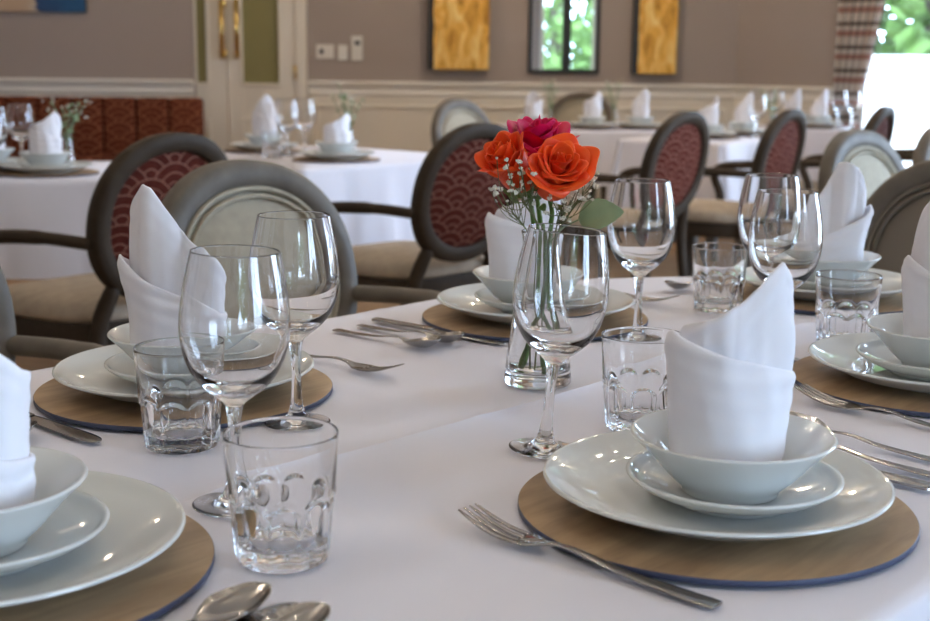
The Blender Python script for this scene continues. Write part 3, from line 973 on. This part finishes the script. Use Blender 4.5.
sprig([(-.008, -.010, .02), (-.010, -.008, .10), (-.012, -.014, .17), tuple(rel(512, 212, -.035))], cloud([(495, 184, -.06), (500, 200, -.055), (511, 178, -.065), (506, 161, -.065), (518, 158, -.06), (515, 190, -.06), (504, 172, -.062), (493, 199, -.05)], 4, 1),
      'gypsophila sprig with white blossoms below the left orange rose', 1)
sprig([(-.004, -.016, .02), (0, -.012, .10), (.004, -.018, .17), tuple(rel(522, 200, -.045))], cloud([(522, 178, -.06), (527, 186, -.06), (517, 184, -.065), (524, 170, -.055), (512, 196, -.055), (530, 197, -.05)], 5, 2, 3),
      'dense gypsophila sprig between the two orange roses', 2)
sprig([(.010, -.012, .02), (.012, -.008, .10), (.014, -.016, .17), tuple(rel(560, 212, -.035))], cloud([(555, 201, -.045), (562, 206, -.045), (573, 196, -.04), (578, 200, -.04), (567, 211, -.04), (549, 211, -.04), (584, 202, -.04)], 4, 3, 3),
      'gypsophila sprig with white blossoms under the right orange rose', 3)
sprig([(.016, 0, .02), (.014, 0, .10), (.016, -.006, .17), tuple(rel(582, 196, -.02))], cloud([(591, 160, -.01), (593, 176, -.02), (590, 190, -.02), (596, 188, -.02), (589, 168, -.02), (586, 200, -.02)], 3, 4, 2),
      'gypsophila sprig poking out right of the orange rose', 4)

# ------------------------------------------------------------------ chairs
def oval(a, hw, hh, zc):                       # slightly squarer than an ellipse
    c, s = math.cos(a), math.sin(a); e = .92
    return hw * math.copysign(abs(c) ** e, c), zc + hh * math.copysign(abs(s) ** e, s)
def make_chair():
    e = empty('oval_back_armchair', (0, 0, 0)); e['category'] = 'chair'
    HW, HH, ZC_ = .232, .222, .716
    def back(x, z, y):                         # recline of the back
        k = (z - .45) * .20
        return Vector((x, -.235 - k + y + .10 * x * x / .25 * .5, z))
    def oval_ring(w_out, w_in, yf, yb, bev):
        bm = bmesh.new(); rows = []
        N = 72
        for i in range(N):
            a = 2 * PI * i / N; row = []
            for (w, y) in ((w_out, yf - bev), (w_out - bev, yf), (w_in + bev, yf), (w_in, yf - bev), (w_in, yb + bev), (w_in + bev, yb), (w_out - bev, yb), (w_out, yb + bev)):
                x, z = oval(a, HW + w, HH + w, ZC_); row.append(bm.verts.new(back(x, z, y)))
            rows.append(row)
        grid_faces(bm, rows, close_u=True, close_v=True, flip=True)
        bmesh.ops.recalc_face_normals(bm, faces=bm.faces)
        return bm
    sharp(obj('back_frame', oval_ring(0, -.048, .024, -.024, .008), M['frame'], e), 50)
    def dome(w, y0, bulge):
        bm = bmesh.new(); rows = []
        for j in range(9):
            t = j / 8; row = []
            for i in range(64):
                a = 2 * PI * i / 64
                x, z = oval(a, (HW + w), (HH + w), ZC_)
                x *= t if j else 0; z = ZC_ + (z - ZC_) * (t if j else 0)
                if j == 0:
                    if i == 0: c0 = bm.verts.new(back(0, ZC_, y0 + bulge))
                    row.append(c0)
                else: row.append(bm.verts.new(back(x, z, y0 + bulge * (1 - t ** 2.6))))
            rows.append(row)
        grid_faces(bm, rows, close_v=True); return bm
    bm = dome(-.044, .006, .030); bmesh.ops.recalc_face_normals(bm, faces=bm.faces)
    pad_ = obj('back_pad', bm, M['pad'], e)
    bm = dome(-.044, -.006, -.016); bmesh.ops.recalc_face_normals(bm, faces=bm.faces)
    obj('back_panel', bm, M['redback'], e)
    bm = bmesh.new()
    for w, rr in ((-.052, .0055), (-.066, .0045)):
        add_tube(bm, [back(*oval(2 * PI * i / 72, HW + w, HH + w, ZC_), .018 if w > -.06 else .022) for i in range(72)], rr, 8, closed=True)
    obj('piping', bm, M['pad'], pad_)
    # seat
    def seat_out(k, g):                        # rounded trapezoid, front wider
        a = 2 * PI * k / 64; c, s = math.cos(a), math.sin(a); ex = .55
        x = math.copysign(abs(c) ** ex, c); y = math.copysign(abs(s) ** ex, s)
        return Vector((x * (.245 + .02 * y + g), y * (.245 + g) + .015, 0))
    bm = bmesh.new(); rows = []
    for (g, z) in ((-.03, .385), (-.002, .385), (0, .39), (0, .44), (-.002, .445), (-.03, .445)):
        rows.append([bm.verts.new(seat_out(k, g) + Vector((0, 0, z))) for k in range(64)])
    grid_faces(bm, rows, close_v=True); bm.faces.new(rows[-1]); bm.faces.new(rows[0][::-1])
    sharp(obj('seat_rail', bm, M['frame'], e), 40)
    bm = bmesh.new(); rows = []
    for (g, z) in ((-.012, .446), (-.004, .452), (-.001, .465), (-.006, .482), (-.03, .497), (-.08, .507), (-.15, .512), (-.22, .514)):
        rows.append([bm.verts.new(seat_out(k, g) + Vector((0, 0, z))) for k in range(64)])
    grid_faces(bm, rows, close_v=True); bm.faces.new(rows[-1])
    obj('seat_cushion', bm, M['seat'], e)
    for s in (-1, 1):
        bm = bmesh.new()
        add_tube(bm, [(s * .225, .225, .40), (s * .225, .225, .36), (s * .225, .226, .34), (s * .224, .228, .20), (s * .222, .23, .0)], [.027, .027, .022, .020, .014], 14)
        obj('front_leg', bm, M['frame'], e)
        bm = bmesh.new()
        top = back(s * .145, .548, 0)
        add_tube(bm, spline([(s * .185, -.275, 0), (s * .185, -.240, .22), (s * .18, -.220, .42), tuple(top)], 4), [.015, .016, .017, .018, .019, .020, .021, .022, .023, .023, .023, .022, .020], 12)
        obj('rear_leg', bm, M['frame'], e)
        bm = bmesh.new()
        b0 = back(s * .222, .665, 0)
        add_tube(bm, spline([tuple(b0), (s * .255, -.12, .672), (s * .268, .03, .664), (s * .268, .10, .652), (s * .262, .135, .63)], 5), [.021] * 6 + [.024] * 12 + [.024] * 3, 12, .80)
        add_tube(bm, spline([(s * .264, .118, .645), (s * .268, .135, .60), (s * .262, .10, .52), (s * .246, .09, .42)], 5), .020, 12)
        obj('arm', bm, M['frame'], e)
    return e
CH = make_chair()
first = [True]
def chair(x, y, face_deg, label, group=None):
    o = CH if first[0] else dup(CH); first[0] = False
    f = R(face_deg)
    # (x, y) is the middle of the back; the root is ahead of it
    o.location = (x + .30 * math.cos(f), y + .30 * math.sin(f), 0); o.rotation_euler = (0, 0, f - PI / 2)
    o['label'] = label
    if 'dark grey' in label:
        tp = plain('shaded_pad_cloth', (.17, .145, .115), .85)  # shade on this chair's pad put into the colour, darker than the beige
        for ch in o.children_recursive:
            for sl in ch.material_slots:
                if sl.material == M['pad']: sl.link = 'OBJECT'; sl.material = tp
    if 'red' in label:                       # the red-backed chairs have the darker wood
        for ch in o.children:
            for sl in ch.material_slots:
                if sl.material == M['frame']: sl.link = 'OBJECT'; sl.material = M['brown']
    return o
chair(-.405, 2.43, -43, 'oval-back chair with beige pad right behind the left napkin and wine glasses')
chair(-.915, 1.92, -43, 'oval-back chair cut off at the left photo edge, only its grey frame side in view')
chair(1.03, 2.72, 222, 'dark grey shaded oval-back chair behind the far right napkin, cut off by the photo edge')
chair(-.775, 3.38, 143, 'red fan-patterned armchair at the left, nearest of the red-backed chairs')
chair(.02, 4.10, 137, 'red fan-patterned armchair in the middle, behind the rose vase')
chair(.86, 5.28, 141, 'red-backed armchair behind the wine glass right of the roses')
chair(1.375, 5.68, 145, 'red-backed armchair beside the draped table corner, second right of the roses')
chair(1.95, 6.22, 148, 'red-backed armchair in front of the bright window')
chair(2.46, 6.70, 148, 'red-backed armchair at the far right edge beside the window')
chair(1.175, 3.86, -47, 'grey oval-back chair with beige pad above the far right napkin')
chair(1.57, 4.24, -47, 'grey oval-back chair with beige pad at the right edge, half out of the photo')
chair(-.03, 6.75, -40, 'small distant tan chair standing before the cream wall panels')
chair(.75, 8.62, 250, 'distant tan chair behind the far white table, above the roses')

# ------------------------------------------------------------------ background tables
def bg_table(cx, cy, wx, wy, rot, label, clabel):
    e = empty('restaurant_table', (cx, cy, 0), rot); tag(e, label, 'table')
    obj('tabletop', box_bm((0, 0, ZT - .02), (wx - .01, wy - .01, .030), None, .004), M['frame'], e, smooth=False)
    for sx in (-1, 1):
        for sy in (-1, 1):
            obj('leg', box_bm((sx * (wx / 2 - .09), sy * (wy / 2 - .09), (ZT - .035) / 2), (.05, .05, ZT - .035), None, .006), M['frame'], e, smooth=False)
    bm = bmesh.new()
    rc, K = .03, 26
    loop_pts = []
    hx, hy = wx / 2, wy / 2
    crn = ((hx, -hy), (hx, hy), (-hx, hy), (-hx, -hy))
    for k, (ax, ay) in enumerate(crn):
        sx, sy = math.copysign(1, ax), math.copysign(1, ay)
        a0 = -PI / 2 + k * PI / 2
        for q in range(7):
            a = a0 + PI / 2 * q / 6
            loop_pts.append((ax - sx * rc + rc * math.cos(a), ay - sy * rc + rc * math.sin(a)))
        bx, by = crn[(k + 1) % 4]
        for q in range(1, K):
            t_ = q / K; loop_pts.append((ax + (bx - ax) * t_ - (sx * rc if ax == bx else 0) * 0, ay + (by - ay) * t_))
    # drop points that fall inside the rounded corners
    loop_pts = [p_ for p_ in loop_pts if True]
    top = [bm.verts.new((x, y, ZT + .0006)) for x, y in loop_pts]
    bm.faces.new(top)
    prev = top; N = len(top)
    per_ = [0.0]
    for a, b in zip(top, top[1:]): per_.append(per_[-1] + (b.co - a.co).length)
    seed = cx * 3 + cy
    for q in (.006, .02, .06, .12, .18, .24, 1.0):
        cur = []
        for i in range(N):
            x, y = loop_pts[i]
            cr = max(0, 1 - math.hypot(abs(x) - hx, abs(y) - hy) / .22)
            D = .30 + .10 * cr
            z = ZT - (q if q < .5 else D)
            g = min(1, q / .3)
            nx = x / hx if abs(x) / hx > abs(y) / hy - .001 * 0 else 0
            d_ = Vector((max(0, abs(x) - hx + .09) * math.copysign(1, x), max(0, abs(y) - hy + .09) * math.copysign(1, y), 0))
            d_ = d_.normalized() if d_.length > 1e-6 else Vector((0, 0, 0))
            wv = .016 * g * math.sin(per_[i] * 19 + seed) + .008 * g * math.sin(per_[i] * 47 + 2 * seed)
            out = .004 + .016 * g + .055 * cr * cr * g + wv * (1 - cr)
            cur.append(bm.verts.new((x + d_.x * out, y + d_.y * out, z)))
        for i in range(N): bm.faces.new((prev[i], prev[(i + 1) % N], cur[(i + 1) % N], cur[i]))
        prev = cur
    bmesh.ops.recalc_face_normals(bm, faces=bm.faces)
    o = obj('tablecloth', bm, M['cloth']); o.location = (cx, cy, 0.002); o.rotation_euler = (0, 0, rot)
    tag(o, clabel, 'tablecloth')
    return e
def from_corner(kx, ky, wx, wy, rot):       # centre of a table whose nearest corner is at (kx, ky)
    c, s = math.cos(rot), math.sin(rot)
    return kx + c * wx / 2 - s * wy / 2, ky + s * wx / 2 + c * wy / 2
bg_table(-1.66, 4.32, 1.25, .80, R(12), 'restaurant table under a white cloth at the left beside the banquette', 'white cloth on the left table in front of the banquette')
c_ = from_corner(-.57, 4.50, .95, .95, R(48))
bg_table(c_[0], c_[1], .95, .95, R(48), 'restaurant table under a white cloth in front of the double door', 'white cloth hanging from the table before the double door')
bg_table(.49, 7.68, 1.15, .8, 0, 'far restaurant table under a white cloth behind the roses', 'white cloth on the far table directly behind the roses')
c_ = from_corner(1.23, 6.20, .85, .58, R(56))
bg_table(c_[0], c_[1], .85, .58, R(56), 'restaurant table whose pointed cloth corner hangs between two red chairs', 'white cloth with a pointed hanging corner between two red-backed chairs')
bg_table(1.98, 8.06, .70, .6, R(-8), 'farthest restaurant table under a white cloth below the plaid curtain', 'white cloth on the farthest table below the plaid curtain')

# place settings on those tables
def at(px, Y, z=None):                        # photo column at room depth -> x
    return (px - 465) / 1300 * (Y * math.cos(.19) + .35 * math.sin(.19))
def far_stack(px, Y, who, tab=TAB_A, rot=0.0, mirror=False, seed=2, plate=True, bowl=True):
    x = at(px, Y); z = ZT + .0036
    make('placemat', (x, Y, z), .5, 'placemat ' + who)
    if plate:
        make('dinner_plate', (x, Y, z + .0062), 0, 'dinner plate ' + who)
        make('side_plate', (x, Y, z + .0135), 0, 'small plate ' + who)
        if bowl: make('bowl', (x, Y, z + .0208), 0, 'napkin bowl ' + who)
    nz = z + (.0325 if bowl and plate else (.0170 if plate else .0065))
    n = napkin(tab, seed=seed, mirror=mirror); n.location = (x, Y, nz); n.rotation_euler = (0, 0, rot)
    n['label'] = 'folded white napkin ' + who
def far_glass(px, Y, label, kind='wine_glass'):
    make(kind, (at(px, Y), Y, ZT + .0036), random.random(), label)
far_stack(45, 4.22, 'on the left table in front of the red banquette', [(a + 0, h * .92) for a, h in TAB_A], .2, False, 21)
far_stack(-12, 4.35, 'at the left photo edge on the banquette table', TAB_B, .4, False, 22)
far_glass(21, 4.42, 'wine glass left of the napkin on the banquette table')
far_glass(-6, 4.1, 'wine glass cut off by the left photo edge on the banquette table')
far_stack(335, 4.93, 'right of the glasses on the table before the double door', [(a, h * .80) for a, h in TAB_A], .3, False, 23)
far_stack(263, 5.38, 'nearest the double door on the table in front of it', TAB_B, 1.0, False, 24)
far_glass(286, 5.15, 'left wine glass on the table before the double door')
far_glass(303, 5.30, 'wine glass beside the napkin left of the switches')
far_glass(271, 5.02, 'tumbler in front of the napkin before the double door', 'tumbler')
far_stack(531, 7.48, 'left on the far table behind the roses', TAB_A, 2.2, False, 25)
far_stack(590, 7.53, 'right of the distant tan chair on the far table behind the roses', TAB_A, .2, False, 26)
far_stack(638, 7.58, 'right end of the far table, left of the red-backed armchair', TAB_B, 1.1, False, 27)
far_stack(706, 6.70, 'above the pointed cloth corner', TAB_A, .9, False, 28)
far_stack(741, 7.00, 'across the pointed-corner table', TAB_B, 1.3, False, 29)
far_stack(790, 8.24, 'left on the farthest table by the curtain', TAB_B, 1.3, False, 30)
far_stack(816, 7.95, 'right on the farthest table by the curtain', TAB_B, 1.4, False, 31)
far_glass(754, 6.78, 'wine glass on the right end of the table with the pointed cloth corner')
far_glass(774, 8.10, 'wine glass at the left end of the farthest table by the curtain')
far_glass(836, 8.10, 'left wine glass of two below the plaid curtain')
far_glass(850, 8.02, 'right wine glass of two below the plaid curtain')

def posy(px, Y, h, label, green=True, seed=1):
    x = at(px, Y); e = empty('bud_vase', (x, Y, ZT + .0036)); tag(e, label, 'vase')
    pr_ = [(0, .001), (.026, 0), (.028, .004), (.022, .05), (.016, .10), (.017, .112), (.0155, .112), (.0145, .10), (.020, .05), (.024, .010), (0, .008)]
    obj('glass_body', lathe(smooth_profile(pr_, 3), 32), M['glass'], e)
    rnd = random.Random(seed)
    s = empty('foliage_posy', (x, Y, ZT + .0036)); tag(s, label.replace('small glass bud vase', 'leafy posy in the vase'), 'flower')
    bm = bmesh.new(); bl = bmesh.new()
    for k in range(7):
        a = rnd.uniform(0, 2 * PI); L = h * rnd.uniform(.75, 1.0); sp = rnd.uniform(.02, .075)
        P = spline([(.005 * math.cos(a), .005 * math.sin(a), .012), (.006 * math.cos(a), .006 * math.sin(a), .10), (sp * math.cos(a), sp * math.sin(a), L)], 6)
        add_tube(bm, P, .0012, 5)
        for i in range(6, len(P)):
            for g in range(2):
                d_ = Vector((rnd.gauss(0, 1), rnd.gauss(0, 1), rnd.gauss(.3, .6))).normalized(); sd = d_.cross(Vector((rnd.gauss(0, 1), rnd.gauss(0, 1), 1))).normalized()
                l_ = rnd.uniform(.012, .022)
                bm.faces.new([bm.verts.new(q) for q in (P[i], P[i] + d_ * l_ * .5 + sd * l_ * .3, P[i] + d_ * l_, P[i] + d_ * l_ * .5 - sd * l_ * .3)])
        for g in range(4):
            q = P[-1] + Vector((rnd.gauss(0, .014), rnd.gauss(0, .014), rnd.gauss(0, .014)))
            bmesh.ops.create_icosphere(bl, subdivisions=1, radius=rnd.uniform(.0025, .0045), matrix=Matrix.Translation(q))
    obj('sprays', bm, M['leaf'], s); b = obj('blossoms', bl, M['breath'], s); b['kind'] = 'stuff'
posy(66, 4.50, .23, 'small glass bud vase behind the napkin on the banquette table', seed=3)
posy(347, 5.20, .28, 'small glass bud vase behind the napkin on the table before the double door', seed=4)
posy(548, 7.78, .28, 'small glass bud vase on the far table above the deep pink rose', seed=5)
posy(612, 7.85, .26, 'small glass bud vase between two napkins on the far table behind the roses', seed=6)
posy(770, 6.98, .24, 'small glass bud vase on the table with the pointed cloth corner', seed=7)

# ------------------------------------------------------------------ banquette, pictures, switches, curtain, socket
e = empty('banquette', (-2.9, PY - .32, 0)); tag(e, 'long red fan-patterned banquette with upright channel panels along the left wall', 'bench')
X1 = (200 - 465) / 1300 * (PY - .25)
wpan = .222
for k in range(9):
    xb = X1 - k * wpan; xa = xb - wpan + .004
    bm = box_bm((0, 0, 0), (xb - xa, .14, .44), None, .028, 4)
    o = obj('back_channel', bm, M['banq'], e); o.location = ((xa + xb) / 2 + 2.9, .18, .645)
bm = box_bm((0, 0, 0), (9 * wpan, .52, .14), None, .03, 4); o = obj('seat_cushion', bm, M['banq'], e); o.location = (X1 - 4.5 * wpan + 2.9, -.05, .41)
bm = box_bm((0, 0, 0), (9 * wpan, .50, .34), None, .006, 1); o = obj('plinth', bm, M['frame'], e, smooth=False); o.location = (X1 - 4.5 * wpan + 2.9, -.02, .17)

def px_wall(px, py, Y=BACK):
    a = ray_table(px, py, 0) - Vector((0, 0, CAMH)); k = Y / a.y
    q = a * k + Vector((0, 0, CAMH)); return q.x, q.z
def canvas(name, pxl, pxr, pyb, h, mat, label, th, cat='picture', Y=BACK, ret='canvas_side', edge=0.0):
    xa, zb = px_wall(pxl, pyb, Y - th); xb, _ = px_wall(pxr, pyb, Y - th)
    e_ = empty(name, ((xa + xb) / 2, Y, zb)); tag(e_, label, cat)
    bm = box_bm((0, -th / 2 - .001, h / 2), (xb - xa, th, h), None, .002, 1); obj(ret, bm, M['dark'], e_, smooth=False)
    bm = bmesh.new(); n = 24; rows = []
    for i in range(n + 1):
        row = []
        for j in range(n + 1):
            x = (max(i / n, edge * (1 + .25 * noise.noise(Vector((j * .35, pxl, 0))))) - .5) * (xb - xa - .004); z = .002 + (h - .004) * j / n
            row.append(bm.verts.new((x, -th - .003 - .002 * noise.noise(Vector((x * 9, z * 5, pxl))), z)))
        rows.append(row)
    grid_faces(bm, rows); bmesh.ops.recalc_face_normals(bm, faces=bm.faces)
    f = obj('picture_surface', bm, mat, e_)
    if f.data.polygons[0].normal.y > 0: f.data.flip_normals()
    return e_
canvas('gold_canvas', 428, 489, 69.5, .95, M['gold'], 'gold textured canvas with black sides, left of the mirrors', .09, edge=.09)
canvas('gold_canvas', 632, 676, 74, .95, M['gold'], 'narrower gold textured canvas near the room corner, right of the mirrors', .09, edge=.12)
canvas('abstract_painting', -25, 86, 11.5, .8, M['painting'], 'blue and tan painting at the top left above the banquette', .03, Y=PY)
def mirror(pxl, pxr, pyb, label):
    xa, zb = px_wall(pxl, pyb); xb, _ = px_wall(pxr, pyb); h = .95; w = xb - xa
    e_ = empty('wall_mirror', ((xa + xb) / 2, BACK, zb)); tag(e_, label, 'mirror', None)
    bm = bmesh.new(); f = .028
    for (cx, cz, sx, sz) in ((0, f / 2, w, f), (0, h - f / 2, w, f), (-w / 2 + f / 2, h / 2, f, h - 2 * f), (w / 2 - f / 2, h / 2, f, h - 2 * f)):
        add_box(bm, (cx, -.016, cz), (sx, .030, sz), None, .003, 1)
    obj('mirror_frame', bm, M['dark'], e_, smooth=False)
    obj('mirror_pane', box_bm((0, -.008, h / 2), (w - 2 * f, .006, h - 2 * f)), M['mirror'], e_, smooth=False)
mirror(527.5, 565.5, 73, 'left tall mirror in a black frame reflecting the garden')
mirror(565.8, 598.5, 73.5, 'right tall mirror in a black frame reflecting the garden')
def switch(pxl, pxr, pyt, pyb, label, name, btn):
    xa, zt = px_wall(pxl, pyt); xb, zb = px_wall(pxr, pyb)
    e_ = empty(name, ((xa + xb) / 2, BACK, zb)); tag(e_, label, 'switch')
    fp_ = obj('faceplate', box_bm((0, -.007, (zt - zb) / 2), (xb - xa, .012, zt - zb), None, .003, 2), M['plastic'], e_, smooth=False)
    for (fx, fz, sx, sz, m_) in btn:
        obj('rocker' if m_ == 'plastic' else 'display', box_bm((fx * (xb - xa), -.0145, fz * (zt - zb)), (sx * (xb - xa), .006, sz * (zt - zb)), None, .0015, 1), M[m_], fp_, smooth=False)
switch(316.5, 334, 44.5, 58.5, 'wide white double switch plate, leftmost of three beside the door', 'light_switch', [(-.2, .5, .22, .42, 'screen'), (.12, .5, .28, .36, 'plastic')])
switch(338, 347.5, 45, 60, 'small white switch plate in the middle of three on the mauve wall', 'light_switch', [(0, .5, .4, .4, 'plastic')])
switch(351.5, 362.5, 36, 60.5, 'tall white controller, rightmost of three on the mauve wall', 'wall_controller', [(.05, .72, .5, .18, 'screen'), (.05, .38, .4, .22, 'plastic')])

# plaid curtain gathered towards its tie at the end of the right wall
bm = bmesh.new(); uvl = None; rows = []
N_, K_ = 90, 30
uvs = {}
for j in range(K_ + 1):
    t_ = j / K_; z = .12 + (2.52 - .12) * t_
    if z >= .88: wdt = .17 + .30 * ((z - .88) / 1.5) ** .85
    else: wdt = .17 + .10 * ((.88 - z) / .8)
    row = []
    for i in range(N_ + 1):
        s = i / N_
        p_ = Vector(BX) + bd * (.885 + wdt * s)
        fold = .028 * math.sin(s * 2 * PI * 6.5 + .6 * math.sin(t_ * 4)) + .01 * math.sin(s * 2 * PI * 13 + 1)
        p_ = p_ + ni * (.10 + fold)
        v_ = bm.verts.new((p_.x, p_.y, z)); uvs[v_] = (s * .85, z); row.append(v_)
    rows.append(row)
grid_faces(bm, rows)
lay_uv = bm.loops.layers.uv.new('cloth')
for f in bm.faces:
    for l_ in f.loops: l_[lay_uv].uv = uvs[l_.vert]
e = empty('curtain', (BX[0] + bd.x * 1.05, BX[1] + bd.y * 1.05, 0)); tag(e, 'plaid curtain in red, cream and black hanging beside the bright window', 'curtain')
o = obj('drape', bm, M['plaid'], e); o.matrix_parent_inverse = Matrix.Translation(e.location).inverted(); modify(o, .004)
bm = bmesh.new()
ctr = Vector(BX) + bd * (.885 + .085) + ni * .10
add_tube(bm, [(ctr.x + bd.x * .105 * math.cos(a) + ni.x * .055 * math.sin(a), ctr.y + bd.y * .105 * math.cos(a) + ni.y * .055 * math.sin(a), .885) for a in [2 * PI * k / 32 for k in range(32)]], .022, 8, .9, closed=True)
o = obj('tieback', bm, plain('rose_tieback', (.45, .22, .17), .8), e); o.matrix_parent_inverse = Matrix.Translation(e.location).inverted()

q = ray_table(368, 294, -.75)
e = empty('floor_socket', (q.x, q.y, 0), .1); tag(e, 'grey floor socket plate beside the middle red-backed chair', 'socket')
fp_ = obj('faceplate', box_bm((0, 0, .006), (.10, .10, .010), None, .003), M['grey'], e, smooth=False)
obj('indicator', lathe([(0, .014), (.010, .014), (.011, .011)][::-1], 16), plain('red_indicator', (.3, .02, .02), .4), fp_)

# ------------------------------------------------------------------ light
w = bpy.data.worlds.new('World'); scene.world = w; w.use_nodes = True
bg = w.node_tree.nodes['Background']; bg.inputs[0].default_value = (.56, .74, 1.0, 1); bg.inputs[1].default_value = 15.5
for i, (c, nrm, wd, ht) in enumerate(wins):
    L = bpy.data.lights.new('window_portal', 'AREA'); L.shape = 'RECTANGLE'; L.size = wd; L.size_y = ht
    L.cycles.is_portal = True
    o = bpy.data.objects.new('window_portal', L); link(o)
    o.location = c + nrm * .10
    o.rotation_euler = (-nrm).to_track_quat('-Z', 'Y').to_euler()
def spot(x, y, power, rad=.022):
    L = bpy.data.lights.new('ceiling_lamp', 'POINT'); L.energy = power; L.color = (1.0, .80, .58); L.shadow_soft_size = rad
    o = bpy.data.objects.new('ceiling_lamp', L); link(o); o.location = (x, y, CEIL - .12)
for x in (-3.0, -1.2, .6, 2.2):
    for y in (-1.6, .9, 3.2, 5.6, 7.9):
        if y > 7 and x > 2: continue
        spot(x, y, (5 if x < -1 else 20) if y > 5 else 1.2)

for (cx_, cy_, cz_) in ((-.75, 2.7, 2.3), (.9, 3.0, 2.3), (.3, .2, 2.35), (-1.2, .6, 2.35)):   # chandelier bulbs
    for k in range(9):
        a = 2 * PI * k / 9; r_ = .24 if k % 2 else .14
        L = bpy.data.lights.new('chandelier_bulb', 'POINT'); L.energy = .8; L.color = (1.0, .88, .72); L.shadow_soft_size = .009
        o = bpy.data.objects.new('chandelier_bulb', L); link(o); o.location = (cx_ + r_ * math.cos(a), cy_ + r_ * math.sin(a), cz_ + (.10 if k % 2 else 0))

# ------------------------------------------------------------------ camera
cam = bpy.data.cameras.new('camera'); co = bpy.data.objects.new('camera', cam); link(co)
cam.sensor_width = 36; cam.lens = 1300 / 930 * 36
pitch = math.atan((310.5 - 62) / 1300)
co.matrix_world = Matrix.Translation((0, 0, CAMH)) @ (Matrix.Rotation(PI / 2 - pitch, 4, 'X') @ Matrix.Rotation(.01, 4, 'Z'))
cam.clip_start = .05
cam.dof.use_dof = True; cam.dof.focus_distance = 1.32; cam.dof.aperture_fstop = 7.6
scene.camera = co
scene.view_settings.view_transform = 'Standard'; scene.view_settings.look = 'None'
scene.view_settings.exposure = 0.22; scene.view_settings.gamma = 1; scene.view_settings.use_curve_mapping = False
cy = scene.cycles
cy.max_bounces = 20; cy.transmission_bounces = 20; cy.glossy_bounces = 6; cy.diffuse_bounces = 5; cy.transparent_max_bounces = 12
cy.use_denoising = True
cy.sample_clamp_indirect = 10

for o in list(scene.objects):
    if o.parent is None and 'category' in o and 'group' not in o:
        g = GROUPS.get(o.name.split('.')[0])
        if g: o['group'] = g
